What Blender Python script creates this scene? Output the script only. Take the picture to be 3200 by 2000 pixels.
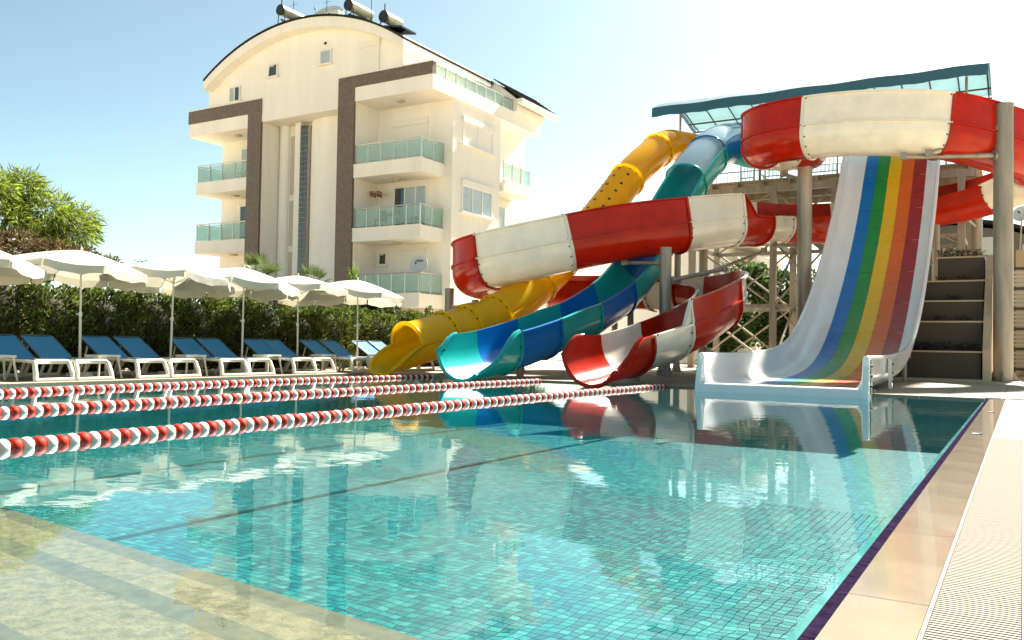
import bpy, math, random
import numpy as np
from mathutils import Vector, Matrix

sc = bpy.context.scene
for o in list(bpy.data.objects):
    bpy.data.objects.remove(o)
COL = sc.collection
R = math.radians
rnd = random.Random(11)
nrs = np.random.RandomState(5)

# ------------------------------------------------------------------ camera
yaw, pitch, roll = R(-30.9), R(1.64), R(0.954)
fw = Vector((math.sin(yaw) * math.cos(pitch), math.cos(yaw) * math.cos(pitch), math.sin(pitch)))
r0 = Vector((math.cos(yaw), -math.sin(yaw), 0))
u0 = r0.cross(fw)
rv = r0 * math.cos(roll) + u0 * math.sin(roll)
uv = -r0 * math.sin(roll) + u0 * math.cos(roll)
cd = bpy.data.cameras.new('camera')
cam = bpy.data.objects.new('camera', cd)
COL.objects.link(cam)
m = Matrix((rv, uv, -fw)).transposed().to_4x4()
m.translation = Vector((0, 0, 0.82))
cam.matrix_world = m
cd.sensor_width = 36
cd.lens = 30.02
cd.clip_start = 0.05
cd.clip_end = 3000
sc.camera = cam

# ------------------------------------------------------------------ light
SUN_AZ, SUN_EL = R(5.5), R(42)
w = bpy.data.worlds.new('World')
sc.world = w
w.use_nodes = True
nt = w.node_tree
bg = nt.nodes['Background']
sky = nt.nodes.new('ShaderNodeTexSky')
sky.sky_type = 'NISHITA'
sky.sun_disc = False
sky.sun_elevation = SUN_EL
sky.sun_rotation = SUN_AZ
sky.air_density = 0.65
sky.dust_density = 0.8
sky.ozone_density = 0.3
bg.inputs['Strength'].default_value = 0.05
wb = nt.nodes.new('ShaderNodeMix')
wb.data_type = 'RGBA'
wb.blend_type = 'MULTIPLY'
wb.inputs['Factor'].default_value = 1
wb.inputs[7].default_value = (0.97, 1.03, 0.79, 1)      # white balance tint multiplied into the sky colour
nt.links.new(sky.outputs[0], wb.inputs[6])
nt.links.new(wb.outputs[2], bg.inputs['Color'])
S = Vector((math.sin(SUN_AZ) * math.cos(SUN_EL), math.cos(SUN_AZ) * math.cos(SUN_EL), math.sin(SUN_EL)))
ld = bpy.data.lights.new('sun', 'SUN')
ld.energy = 4.8
ld.angle = R(2.0)
ld.color = (1.0, 0.94, 0.84)
lo = bpy.data.objects.new('sun', ld)
lo.rotation_euler = S.to_track_quat('Z', 'Y').to_euler()
lo.location = (0, 60, 30)
COL.objects.link(lo)
sc.view_settings.view_transform = 'Standard'
sc.view_settings.look = 'None'
sc.view_settings.gamma = 1
sc.view_settings.exposure = 2.3
sc.view_settings.use_curve_mapping = False
cy = sc.cycles
cy.use_denoising = True
cy.max_bounces = 10
cy.transparent_max_bounces = 16
cy.sample_clamp_indirect = 6
cy.caustics_reflective = False
cy.caustics_refractive = False

# ------------------------------------------------------------------ materials
MATS = {}


def mat(name, col, rough=0.5, metal=0.0, coat=0.0, var=0.0, vscale=3.0, bump=0.0, bscale=40.0, transl=0.0,
        transp=0.0, spec=0.5, island=0.0, streak=0.0):
    if name in MATS:
        return MATS[name]
    mt = bpy.data.materials.new(name)
    MATS[name] = mt
    mt.use_nodes = True
    t = mt.node_tree
    N, L = t.nodes, t.links
    p = N['Principled BSDF']
    out = N['Material Output']
    p.inputs['Base Color'].default_value = (*col, 1)
    p.inputs['Roughness'].default_value = rough
    p.inputs['Metallic'].default_value = metal
    p.inputs['Coat Weight'].default_value = coat
    p.inputs['Coat Roughness'].default_value = 0.06
    p.inputs['Specular IOR Level'].default_value = spec
    tc = N.new('ShaderNodeTexCoord')
    colsock = None
    if var > 0 or streak > 0:
        nz = N.new('ShaderNodeTexNoise')
        nz.inputs['Scale'].default_value = vscale
        nz.inputs['Detail'].default_value = 6
        nz.inputs['Roughness'].default_value = 0.62
        src = tc.outputs['Object']
        if streak > 0:
            mp = N.new('ShaderNodeMapping')
            mp.inputs['Scale'].default_value = (1, 1, 0.12)
            L.new(src, mp.inputs[0])
            src = mp.outputs[0]
        L.new(src, nz.inputs['Vector'])
        mr = N.new('ShaderNodeMapRange')
        mr.inputs['From Min'].default_value = 0.3
        mr.inputs['From Max'].default_value = 0.7
        v = max(var, streak)
        mr.inputs['To Min'].default_value = 1 - v
        mr.inputs['To Max'].default_value = 1 + v * 0.6
        L.new(nz.outputs['Fac'], mr.inputs['Value'])
        mx = N.new('ShaderNodeMix')
        mx.data_type = 'RGBA'
        mx.blend_type = 'MULTIPLY'
        mx.inputs['Factor'].default_value = 1
        mx.inputs[6].default_value = (*col, 1)
        L.new(mr.outputs[0], mx.inputs[7])
        colsock = mx.outputs[2]
        # roughness varies with the same field
        mr2 = N.new('ShaderNodeMapRange')
        mr2.inputs['To Min'].default_value = max(0.02, rough * 0.75)
        mr2.inputs['To Max'].default_value = min(1, rough * 1.3)
        L.new(nz.outputs['Fac'], mr2.inputs['Value'])
        L.new(mr2.outputs[0], p.inputs['Roughness'])
    if island > 0:
        g = N.new('ShaderNodeNewGeometry')
        mr = N.new('ShaderNodeMapRange')
        mr.inputs['To Min'].default_value = 1 - island
        mr.inputs['To Max'].default_value = 1 + island
        L.new(g.outputs['Random Per Island'], mr.inputs['Value'])
        mx = N.new('ShaderNodeMix')
        mx.data_type = 'RGBA'
        mx.blend_type = 'MULTIPLY'
        mx.inputs['Factor'].default_value = 1
        if colsock:
            L.new(colsock, mx.inputs[6])
        else:
            mx.inputs[6].default_value = (*col, 1)
        L.new(mr.outputs[0], mx.inputs[7])
        colsock = mx.outputs[2]
    if colsock:
        L.new(colsock, p.inputs['Base Color'])
    if bump > 0:
        nb = N.new('ShaderNodeTexNoise')
        nb.inputs['Scale'].default_value = bscale
        nb.inputs['Detail'].default_value = 4
        L.new(tc.outputs['Object'], nb.inputs['Vector'])
        b = N.new('ShaderNodeBump')
        b.inputs['Strength'].default_value = bump
        b.inputs['Distance'].default_value = 0.02
        L.new(nb.outputs['Fac'], b.inputs['Height'])
        L.new(b.outputs[0], p.inputs['Normal'])
    sh = p.outputs[0]
    if transl > 0:
        tr = N.new('ShaderNodeBsdfTranslucent')
        tr.inputs['Color'].default_value = (*col, 1)
        if colsock:
            L.new(colsock, tr.inputs['Color'])
        ms = N.new('ShaderNodeMixShader')
        ms.inputs[0].default_value = transl
        L.new(sh, ms.inputs[1])
        L.new(tr.outputs[0], ms.inputs[2])
        sh = ms.outputs[0]
    if transp > 0:
        tp = N.new('ShaderNodeBsdfTransparent')
        tp.inputs['Color'].default_value = (*[c ** 0.5 for c in col], 1)
        ms = N.new('ShaderNodeMixShader')
        ms.inputs[0].default_value = transp
        L.new(sh, ms.inputs[1])
        L.new(tp.outputs[0], ms.inputs[2])
        sh = ms.outputs[0]
    L.new(sh, out.inputs['Surface'])
    return mt


CREAM = mat('cream_render', (0.84, 0.80, 0.72), 0.85, var=0.05, streak=0.08, vscale=1.1, bump=0.15, bscale=60)
CREAM_SIDE = CREAM
SOFFIT = mat('soffit_paint', (0.74, 0.63, 0.46), 0.85, var=0.05, vscale=0.8)
WHITEPAINT = mat('white_paint', (0.80, 0.77, 0.70), 0.6, var=0.05, vscale=2)
SHUTTER = mat('roller_shutter', (0.78, 0.74, 0.66), 0.55)
FRAMEW = mat('window_frame', (0.80, 0.78, 0.74), 0.4)
GLASS_DARK = mat('window_glass', (0.05, 0.055, 0.05), 0.05, spec=0.8, coat=0.3)
GLASS_PALE = mat('curtained_glass', (0.40, 0.46, 0.46), 0.12, coat=0.5, var=0.15, vscale=2)
RAILGLASS = mat('balcony_glass', (0.62, 0.78, 0.71), 0.05, transp=0.74, coat=0.3)
ALU = mat('aluminium', (0.62, 0.62, 0.58), 0.35, metal=0.7)
ROOFTILE = mat('dark_roof_tile', (0.030, 0.030, 0.028), 1.0, spec=0.0, var=0.3, vscale=6)
STEEL = mat('galvanised_steel', (0.33, 0.29, 0.23), 0.5, metal=0.45, var=0.35, vscale=5, streak=0.35)
STEELDARK = mat('dark_steel', (0.05, 0.045, 0.04), 0.5, metal=0.3)
BLACK = mat('black_metal', (0.015, 0.015, 0.014), 0.5)
REDF = mat('red_fibreglass', (0.47, 0.020, 0.003), 0.2, coat=0.10, spec=.22, transl=0.22, var=0.20, vscale=2.2)
WHITEF = mat('white_fibreglass', (0.82, 0.77, 0.66), 0.2, coat=0.3, transl=0.14, var=0.10, vscale=2.0)
WHITES = mat('white_gelcoat', (0.86, 0.84, 0.81), 0.2, coat=0.4, var=0.07, vscale=1.6, streak=0.07)
YELF = mat('yellow_fibreglass', (0.98, 0.72, 0.02), 0.24, coat=0.10, spec=.25, transl=0.58, var=0.08, vscale=1.2)
YELCLEAR = mat('clear_yellow', (0.95, 0.62, 0.0), 0.12, coat=0.6, transl=0.35, transp=0.3)
TEALF = mat('teal_fibreglass', (0.02, 0.45, 0.42), 0.2, coat=0.25, spec=.4, transl=0.18, var=0.06, vscale=1.2)
BLUEF = mat('blue_fibreglass', (0.002, 0.17, 0.52), 0.2, coat=0.25, spec=.4, transl=0.12, var=0.06, vscale=1.2)
CLEARB = mat('clear_bluish', (0.55, 0.72, 0.80), 0.06, coat=0.8, transp=0.5, transl=0.2)
STR = [mat('stripe_blue', (0.004, 0.17, 0.48), 0.28, coat=0.1, spec=.35, var=0.08, vscale=2),
       mat('stripe_green', (0.020, 0.27, 0.035), 0.28, coat=0.1, spec=.35, var=0.08, vscale=2),
       mat('stripe_yellow', (0.90, 0.50, 0.0), 0.28, coat=0.1, spec=.35, var=0.05, vscale=2),
       mat('stripe_orange', (0.80, 0.14, 0.008), 0.28, coat=0.1, spec=.35, var=0.05, vscale=2),
       mat('stripe_red', (0.40, 0.022, 0.014), 0.28, coat=0.1, spec=.35, var=0.08, vscale=2)]
BOLT = mat('bolt_dark', (0.03, 0.02, 0.015), 0.5, metal=0.4)
LOUNGEBLUE = mat('blue_sling', (0.005, 0.175, 0.42), 0.75, bump=0.25, bscale=300, transl=0.12)
PLASTIC = mat('white_resin', (0.72, 0.66, 0.54), 0.4, var=0.05, vscale=4)
CANVAS = mat('white_canvas', (0.76, 0.725, 0.625), 0.85, transl=0.5, var=0.04, vscale=3, bump=0.15, bscale=120)
FLOATR = mat('float_red', (0.42, 0.020, 0.006), 0.6, spec=.15, var=0.2, vscale=14)
FLOATW = mat('float_white', (0.70, 0.64, 0.57), 0.6, spec=.15, var=0.12, vscale=14)
PLANTER = mat('planter_brown', (0.078, 0.055, 0.037), 0.75, var=0.2, vscale=1.2, bump=0.1, bscale=30)
CAPSTONE = mat('cap_stone', (0.50, 0.38, 0.24), 0.5, var=0.1, vscale=4)
SOIL = mat('soil', (0.03, 0.02, 0.014), 0.95)
DECK = mat('deck_stone', (0.60, 0.50, 0.36), 0.75, var=0.10, vscale=1.6, bump=0.15, bscale=50)
DECKTILE = mat('deck_tile', (0.30, 0.25, 0.18), 0.8, spec=.15, var=0.10, vscale=2.2, bump=0.12, bscale=60, island=0.05)
JOINT = mat('paving_joint', (0.42, 0.34, 0.24), 0.9)
COPING = mat('wet_coping', (0.225, 0.185, 0.132), 0.14, coat=0.5, var=0.14, vscale=3)
GRATE = mat('grate_plastic', (0.27, 0.24, 0.195), 0.8, spec=0.1)
CHANNEL = mat('channel', (0.30, 0.25, 0.18), 0.7)
EARTH = mat('earth', (0.46, 0.37, 0.25), 0.95, var=0.2, vscale=0.3)
TRUNK = mat('bark', (0.10, 0.065, 0.04), 0.9, var=0.3, vscale=8, bump=0.5, bscale=30)


def leafmat(name, c, isl=0.5, tl=0.35):
    return mat(name, c, 0.55, island=isl, transl=tl, spec=0.3, var=0.45, vscale=1.6)


LEAF_HEDGE = leafmat('hedge_leaf', (0.088, 0.115, 0.022), 0.85, 0.36)
LEAF_CORE = mat('hedge_core', (0.030, 0.030, 0.014), 1.0)  # dark colour standing in for the shade inside the hedge
LEAF_TREE = leafmat('tree_leaf', (0.17, 0.22, 0.025), 0.65, 0.45)
LEAF_BROWN = leafmat('dry_leaf', (0.12, 0.085, 0.035), 0.5, 0.3)
LEAF_PALM = leafmat('palm_leaf', (0.10, 0.14, 0.04), 0.4, 0.35)
LEAF_LIME = leafmat('lime_leaf', (0.20, 0.30, 0.04), 0.4, 0.4)
LEAF_DARK = leafmat('dark_leaf', (0.055, 0.095, 0.022), 0.5, 0.35)
LEAF_PURPLE = leafmat('purple_leaf', (0.05, 0.028, 0.028), 0.5, 0.2)

# ------------------------------------------------------------------ builders
WL = {}          # world location of every parent


def tag(o, label=None, cat=None, group=None, kind=None):
    if label:
        o['label'] = label
    if cat:
        o['category'] = cat
    if group:
        o['group'] = group
    if kind:
        o['kind'] = kind
    return o


def thing(name, label, cat, loc=(0, 0, 0), group=None):
    o = bpy.data.objects.new(name, None)
    o.empty_display_size = 0.2
    COL.objects.link(o)
    o.location = loc
    WL[o.name] = Vector(loc)
    return tag(o, label, cat, group)


def link_mesh(name, me, material, parent=None, smooth=None):
    me.materials.append(material)
    if smooth is not None:
        me.polygons.foreach_set('use_smooth', [True] * len(me.polygons))
        me.set_sharp_from_angle(angle=R(smooth))
    o = bpy.data.objects.new(name, me)
    COL.objects.link(o)
    if parent:
        o.parent = parent
    WL[o.name] = WL[parent.name] if parent else Vector((0, 0, 0))
    return o


def copy_tree(o, parent=None):
    c = o.copy()
    COL.objects.link(c)
    c.parent = parent
    for ch in o.children:
        copy_tree(ch, c)
    return c


class MB:
    def __init__(self):
        self.v, self.f = [], []

    def add(self, vs, fs):
        n = len(self.v)
        self.v += [tuple(x) for x in vs]
        self.f += [tuple(i + n for i in q) for q in fs]
        return self

    def box(self, x0, x1, y0, y1, z0, z1):
        return self.add([(x0, y0, z0), (x1, y0, z0), (x1, y1, z0), (x0, y1, z0), (x0, y0, z1), (x1, y0, z1), (x1, y1, z1), (x0, y1, z1)],
                        [(3, 2, 1, 0), (4, 5, 6, 7), (0, 1, 5, 4), (1, 2, 6, 5), (2, 3, 7, 6), (3, 0, 4, 7)])

    def bar(self, p0, p1, w, h, up=(0, 0, 1)):
        p0, p1 = Vector(p0), Vector(p1)
        t = (p1 - p0).normalized()
        up = Vector(up)
        if abs(t.dot(up)) > 0.98:
            up = Vector((0, 1, 0))
        a = t.cross(up).normalized() * (w / 2)
        b = a.cross(t).normalized() * (h / 2)
        vs = [p + s * a + q * b for p in (p0, p1) for s, q in ((-1, -1), (1, -1), (1, 1), (-1, 1))]
        return self.add(vs, [(0, 1, 2, 3), (7, 6, 5, 4), (1, 0, 4, 5), (2, 1, 5, 6), (3, 2, 6, 7), (0, 3, 7, 4)])

    def cyl(self, p0, p1, ra, rb=None, n=12, caps=True):
        p0, p1 = Vector(p0), Vector(p1)
        rb = ra if rb is None else rb
        t = (p1 - p0).normalized()
        up = Vector((0, 0, 1)) if abs(t.z) < 0.95 else Vector((0, 1, 0))
        a = t.cross(up).normalized()
        b = a.cross(t)
        vs = []
        for p, r in ((p0, ra), (p1, rb)):
            for i in range(n):
                q = 2 * math.pi * i / n
                vs.append(p + (a * math.cos(q) + b * math.sin(q)) * r)
        fs = [(j, i, n + i, n + j) for i in range(n) for j in ((i + 1) % n,)]
        if caps:
            fs += [tuple(range(n)), tuple(range(2 * n - 1, n - 1, -1))]
        return self.add(vs, fs)

    def tube(self, pts, r, n=8):
        pts = [Vector(p) for p in pts]
        vs, fs = [], []
        rs = r if isinstance(r, (list, tuple)) else [r] * len(pts)
        prev = None
        for i, p in enumerate(pts):
            t = (pts[min(i + 1, len(pts) - 1)] - pts[max(i - 1, 0)]).normalized()
            if prev is None:
                up = Vector((0, 0, 1)) if abs(t.z) < 0.9 else Vector((0, 1, 0))
                a = t.cross(up).normalized()
            else:
                a = (prev - t * prev.dot(t)).normalized()
            prev = a
            b = a.cross(t)
            for k in range(n):
                q = 2 * math.pi * k / n
                vs.append(p + (a * math.cos(q) + b * math.sin(q)) * rs[i])
        for i in range(len(pts) - 1):
            for k in range(n):
                j = (k + 1) % n
                fs.append((i * n + j, i * n + k, (i + 1) * n + k, (i + 1) * n + j))
        fs += [tuple(range(n)), tuple(range(len(vs) - 1, len(vs) - n - 1, -1))]
        return self.add(vs, fs)

    def prism(self, poly, axis, a, b):
        """poly: 2D points in the plane across the axis ('x','y','z'), extruded from a to b"""
        n = len(poly)

        def P(u, v, t):
            return {'x': (t, u, v), 'y': (u, t, v), 'z': (u, v, t)}[axis]
        vs = [P(u, v, a) for u, v in poly] + [P(u, v, b) for u, v in poly]
        return self.add(vs, [tuple(range(n)), tuple(range(2 * n - 1, n - 1, -1))] +
                        [(i, n + i, n + (i + 1) % n, (i + 1) % n) for i in range(n)])

    def strips(self, rows, closed=False, caps=True):
        """rows of (inner, outer) point pairs -> a closed shell"""
        k = len(rows[0])
        base = len(self.v)
        for row in rows:
            for a, b in row:
                self.v.append(tuple(a))
                self.v.append(tuple(b))
        I = lambda r, i, s: base + (r * k + i) * 2 + s
        rng = range(k if closed else k - 1)
        for r in range(len(rows) - 1):
            for i in rng:
                j = (i + 1) % k
                self.f.append((I(r, i, 0), I(r, j, 0), I(r + 1, j, 0), I(r + 1, i, 0)))
                self.f.append((I(r, j, 1), I(r, i, 1), I(r + 1, i, 1), I(r + 1, j, 1)))
            if not closed:
                self.f.append((I(r, 0, 1), I(r, 0, 0), I(r + 1, 0, 0), I(r + 1, 0, 1)))
                self.f.append((I(r, k - 1, 0), I(r, k - 1, 1), I(r + 1, k - 1, 1), I(r + 1, k - 1, 0)))
        if caps:
            e = len(rows) - 1
            for i in rng:
                j = (i + 1) % k
                self.f.append((I(0, i, 0), I(0, i, 1), I(0, j, 1), I(0, j, 0)))
                self.f.append((I(e, j, 0), I(e, j, 1), I(e, i, 1), I(e, i, 0)))
        return self

    def build(self, name, material, parent=None, smooth=None):
        off = WL[parent.name] if parent else Vector((0, 0, 0))
        me = bpy.data.meshes.new(name)
        me.from_pydata([(x - off.x, y - off.y, z - off.z) for x, y, z in self.v], [], self.f)
        me.update()
        return link_mesh(name, me, material, parent, smooth)


def quads_mesh(name, V, material, parent=None):
    """V: (n,4,3) float array, one quad each"""
    n = len(V)
    off = np.array(WL[parent.name]) if parent else np.zeros(3)
    me = bpy.data.meshes.new(name)
    me.vertices.add(4 * n)
    me.vertices.foreach_set('co', (V - off).reshape(-1).astype(np.float32))
    me.loops.add(4 * n)
    me.loops.foreach_set('vertex_index', np.arange(4 * n, dtype=np.int32))
    me.polygons.add(n)
    me.polygons.foreach_set('loop_start', np.arange(0, 4 * n, 4, dtype=np.int32))
    me.update(calc_edges=True)
    me.validate()
    return link_mesh(name, me, material, parent)


def unit(a):
    return a / np.maximum(1e-9, np.linalg.norm(a, axis=-1, keepdims=True))


def leaf_quads(P, D, length, width, droop=0.0, jit=0.6):
    """leaf-shaped quads at P pointing along D"""
    n = len(P)
    D = unit(D + nrs.normal(0, jit, (n, 3)) + np.array([0, 0, -droop]))
    side = unit(np.cross(D, nrs.normal(0, 1, (n, 3))))
    Ln = length * nrs.uniform(0.6, 1.35, (n, 1))
    Wd = width * nrs.uniform(0.6, 1.3, (n, 1))
    mid = P + D * Ln * 0.5
    return np.stack([P, mid + side * Wd * 0.5, P + D * Ln, mid - side * Wd * 0.5], axis=1)


def foliage(parent, name, material, blobs, n, length, width, droop=0.0, jit=0.6, shell=0.55):
    """leaves over blobs [(cx,cy,cz,rx,ry,rz)]"""
    vols = np.array([b[3] * b[4] + b[4] * b[5] + b[3] * b[5] for b in blobs])
    cnt = (vols / vols.sum() * n).astype(int) + 1
    out = []
    for b, c in zip(blobs, cnt):
        d = unit(nrs.normal(0, 1, (c, 3)))
        rr = shell + (1 - shell) * nrs.rand(c, 1) ** 0.6
        rr *= 1 + 0.13 * np.sin(d[:, :1] * 7 + b[0]) * np.cos(d[:, 2:] * 6 + b[1])
        P = np.array(b[:3]) + d * rr * np.array(b[3:])
        out.append(leaf_quads(P, d, length, width, droop, jit))
    return quads_mesh(name, np.concatenate(out), material, parent)


def catmull(ctrl, step):
    P = [Vector(p) for p in ctrl]
    P = [P[0] * 2 - P[1]] + P + [P[-1] * 2 - P[-2]]
    raw = []
    for i in range(1, len(P) - 2):
        a, b, c, d = P[i - 1:i + 3]
        for k in range(24):
            t = k / 24
            raw.append(0.5 * ((2 * b) + (c - a) * t + (2 * a - 5 * b + 4 * c - d) * t * t + (3 * b - a - 3 * c + d) * t ** 3))
    raw.append(P[-2])
    L = [0]
    for i in range(1, len(raw)):
        L.append(L[-1] + (raw[i] - raw[i - 1]).length)
    tot = L[-1]
    return raw, L, tot


class Path:
    def __init__(self, ctrl):
        self.raw, self.L, self.tot = catmull(ctrl, 0.1)

    def pos(self, s):
        s = min(max(s, 0), self.tot)
        lo, hi = 0, len(self.L) - 1
        while hi - lo > 1:
            mid = (lo + hi) // 2
            if self.L[mid] <= s:
                lo = mid
            else:
                hi = mid
        d = self.L[hi] - self.L[lo]
        k = (s - self.L[lo]) / d if d > 0 else 0
        return self.raw[lo].lerp(self.raw[hi], k)

    def frame(self, s):
        e = 0.12
        p = self.pos(s)
        t = (self.pos(min(s + e, self.tot)) - self.pos(max(s - e, 0))).normalized()
        lat = t.cross(Vector((0, 0, 1))).normalized()
        up = lat.cross(t).normalized()
        return p, t, lat, up

    def near(self, x, y, z=None):
        best = min(range(len(self.raw)), key=lambda i: (self.raw[i].x - x) ** 2 + (self.raw[i].y - y) ** 2 + (0 if z is None else 4 * (self.raw[i].z - z) ** 2))
        return self.L[best]

# ================================================================== SETTING
PX0, PX1, PY0, PY1 = -14.4, -0.50, 0.4, 16.75       # the pool
FLOORZ = -0.86


def struct(o):
    return tag(o, kind='structure')


g = MB()
B = 900
g.add([(-B, -B, -0.05), (B, -B, -0.05), (B, B, -0.05), (-B, B, -0.05),
       (PX0 - 0.1, PY0 - 0.1, -0.05), (0.3, PY0 - 0.1, -0.05), (0.3, PY1 + 0.1, -0.05), (PX0 - 0.1, PY1 + 0.1, -0.05)],
      [(0, 1, 5, 4), (1, 2, 6, 5), (2, 3, 7, 6), (3, 0, 4, 7)])
struct(g.build('ground', EARTH))

# paved deck: a bed with a slab grid on it
deck = MB()
deck.box(-22.5, PX0 - 0.30, -6, 40, -0.045, 0.012)
deck.box(PX0 - 0.30, 8, PY1 + 0.30, 40, -0.045, 0.012)
deck.box(0.012, 8, -6, PY1 + 0.30, -0.045, 0.012)
deck_o = struct(deck.build('pool_deck', JOINT))
sl = {}


def slab(x0, x1, y0, y1, ztop=0.03, m=DECKTILE, parent=None, name='paving_slab', gap=0.004, th=0.022):
    k = (round(x1 - x0, 3), round(y1 - y0, 3), m.name, th)
    if k not in sl:
        a, b = (x1 - x0) / 2 - gap, (y1 - y0) / 2 - gap
        c = 0.004 if gap > .002 else .0012
        mb = MB().add([(-a, -b, -th), (a, -b, -th), (a, b, -th), (-a, b, -th), (-a, -b, -c), (a, -b, -c), (a, b, -c), (-a, b, -c),
                       (-a + c, -b + c, 0), (a - c, -b + c, 0), (a - c, b - c, 0), (-a + c, b - c, 0)],
                      [(0, 1, 5, 4), (1, 2, 6, 5), (2, 3, 7, 6), (3, 0, 4, 7), (4, 5, 9, 8), (5, 6, 10, 9), (6, 7, 11, 10), (7, 4, 8, 11), (8, 9, 10, 11)])
        me = bpy.data.meshes.new(name)
        me.from_pydata(mb.v, [], mb.f)
        me.materials.append(m)
        sl[k] = me
    o = bpy.data.objects.new(name, sl[k])
    COL.objects.link(o)
    o.location = ((x0 + x1) / 2, (y0 + y1) / 2, ztop)
    o.parent = parent
    return o


x = PX0 - 0.30
for i in range(18):
    for j in range(9):
        slab(x + i * 0.9, x + (i + 1) * 0.9, PY1 + 0.30 + j * 0.9, PY1 + 0.30 + (j + 1) * 0.9, parent=deck_o)
for j in range(16):
    for i in range(4):
        slab(PX0 - 0.30 - (i + 1) * 0.9, PX0 - 0.30 - i * 0.9, 6.0 + j * 0.9, 6.9 + j * 0.9, parent=deck_o)
for j in range(18):
    for i in range(2):
        slab(0.03 + i * 0.6, 0.63 + i * 0.6, 0.5 + j * 0.9, 1.4 + j * 0.9, parent=deck_o)
far = MB().box(-22.4, 8, 25.15, 40, 0.0125, 0.029)
far.build('far_paving', DECK, deck_o)

# pool shell
FLOORMAT = None


def tile_ramp(name, source, rough=0.25):
    mt = bpy.data.materials.new(name)
    mt.use_nodes = True
    N, L = mt.node_tree.nodes, mt.node_tree.links
    p = N['Principled BSDF']
    p.inputs['Roughness'].default_value = 0.55
    p.inputs['Specular IOR Level'].default_value = 0.15
    cr = N.new('ShaderNodeValToRGB')
    e = cr.color_ramp
    e.interpolation = 'CONSTANT'
    cols = [(0, (0.0, 0.118, 0.130)), (0.22, (0.002, 0.155, 0.162)), (0.45, (0.0, 0.086, 0.104)), (0.60, (0.008, 0.195, 0.192)),
            (0.80, (0.04, 0.235, 0.222)), (0.9, (0.0, 0.132, 0.142))]
    e.elements[0].position, e.elements[0].color = 0, (*cols[0][1], 1)
    e.elements[1].position, e.elements[1].color = cols[1][0], (*cols[1][1], 1)
    for q, c in cols[2:]:
        el = e.elements.new(q)
        el.color = (*c, 1)
    if source == 'island':
        s = N.new('ShaderNodeNewGeometry').outputs['Random Per Island']
        L.new(s, cr.inputs[0])
        L.new(cr.outputs[0], p.inputs['Base Color'])
    elif source == 'object':
        s = N.new('ShaderNodeObjectInfo').outputs['Random']
        L.new(s, cr.inputs[0])
        L.new(cr.outputs[0], p.inputs['Base Color'])
    else:
        tc = N.new('ShaderNodeTexCoord')
        sn = N.new('ShaderNodeVectorMath')
        sn.operation = 'SNAP'
        sn.inputs[1].default_value = (TS, TS, TS)
        L.new(tc.outputs['Object'], sn.inputs[0])
        wn = N.new('ShaderNodeTexWhiteNoise')
        L.new(sn.outputs[0], wn.inputs['Vector'])
        L.new(wn.outputs['Value'], cr.inputs[0])
        fr_ = N.new('ShaderNodeVectorMath')           # narrow grout joints between the far tiles, gap shadow put into their colour
        fr_.operation = 'MODULO'
        fr_.inputs[1].default_value = (TS, TS, TS)
        ab = N.new('ShaderNodeVectorMath')
        ab.operation = 'ABSOLUTE'
        L.new(tc.outputs['Object'], ab.inputs[0])
        L.new(ab.outputs[0], fr_.inputs[0])
        sx = N.new('ShaderNodeSeparateXYZ')
        L.new(fr_.outputs[0], sx.inputs[0])
        mn = N.new('ShaderNodeMath')
        mn.operation = 'MINIMUM'
        L.new(sx.outputs[0], mn.inputs[0])
        L.new(sx.outputs[1], mn.inputs[1])
        lt = N.new('ShaderNodeMath')
        lt.operation = 'LESS_THAN'
        lt.inputs[1].default_value = 0.007
        L.new(mn.outputs[0], lt.inputs[0])
        mg = N.new('ShaderNodeMix')
        mg.data_type = 'RGBA'
        mg.inputs[7].default_value = (0.004, 0.060, 0.066, 1)
        L.new(lt.outputs[0], mg.inputs['Factor'])
        L.new(cr.outputs[0], mg.inputs[6])
        L.new(mg.outputs[2], p.inputs['Base Color'])
    return mt


TS = 0.072
T_ISL = tile_ramp('pool_mosaic', 'island')
T_OBJ = tile_ramp('pool_tile', 'object')
T_FAR = tile_ramp('pool_mosaic_far', 'grid')
GROUT = mat('pool_grout', (0.02, 0.19, 0.185), 0.6)

fl = MB()
fl.add([(PX0, PY0, FLOORZ - 0.01), (PX1 - 0.1, PY0, FLOORZ - 0.01), (PX1 - 0.1, PY1, FLOORZ - 0.01), (PX0, PY1, FLOORZ - 0.01)], [(0, 1, 2, 3)])
floor_o = struct(fl.build('pool_floor', GROUT))
# individual mosaic tiles near the camera, the nearest ones as parts
tiles = []
NX0, NY1 = -8.6, 9.4
xs = np.arange(PX1 - 0.12 - TS / 2, NX0, -TS)
ys = np.arange(3.05, NY1, TS)


def onscreen(p):
    q = Vector(p) - cam.matrix_world.translation
    d = q.dot(fw)
    if d <= 0.1:
        return None
    return q.dot(rv) / d * 0.8339, q.dot(uv) / d * 0.8339


cand = []
for xx in xs:
    for yy in ys:
        if yy < 3.55 - 0.13 * (xx + 4):
            continue
        s_ = onscreen((xx, yy, FLOORZ))
        inside = s_ is not None and abs(s_[0]) < 0.5 and abs(s_[1]) < 0.3125
        cand.append(((xx * xx + yy * yy) if inside else 1e6, xx, yy))
cand.sort()


def wob(x, y):  # ripple refraction of the water, shaped into the tile outlines
    k = max(0, min(1, (NY1 - .3 - y) / 1.5)) * max(0, min(1, (x - NX0 - .3) / 1.5))
    return (k * (0.015 * math.sin(9 * x + 4 * y + 2 * math.sin(5 * y)) + 0.007 * math.sin(23 * y - 11 * x)),
            k * (0.018 * math.sin(8 * y - 5 * x + 2 * math.sin(6 * x)) + 0.008 * math.sin(19 * x + 13 * y)))


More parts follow.
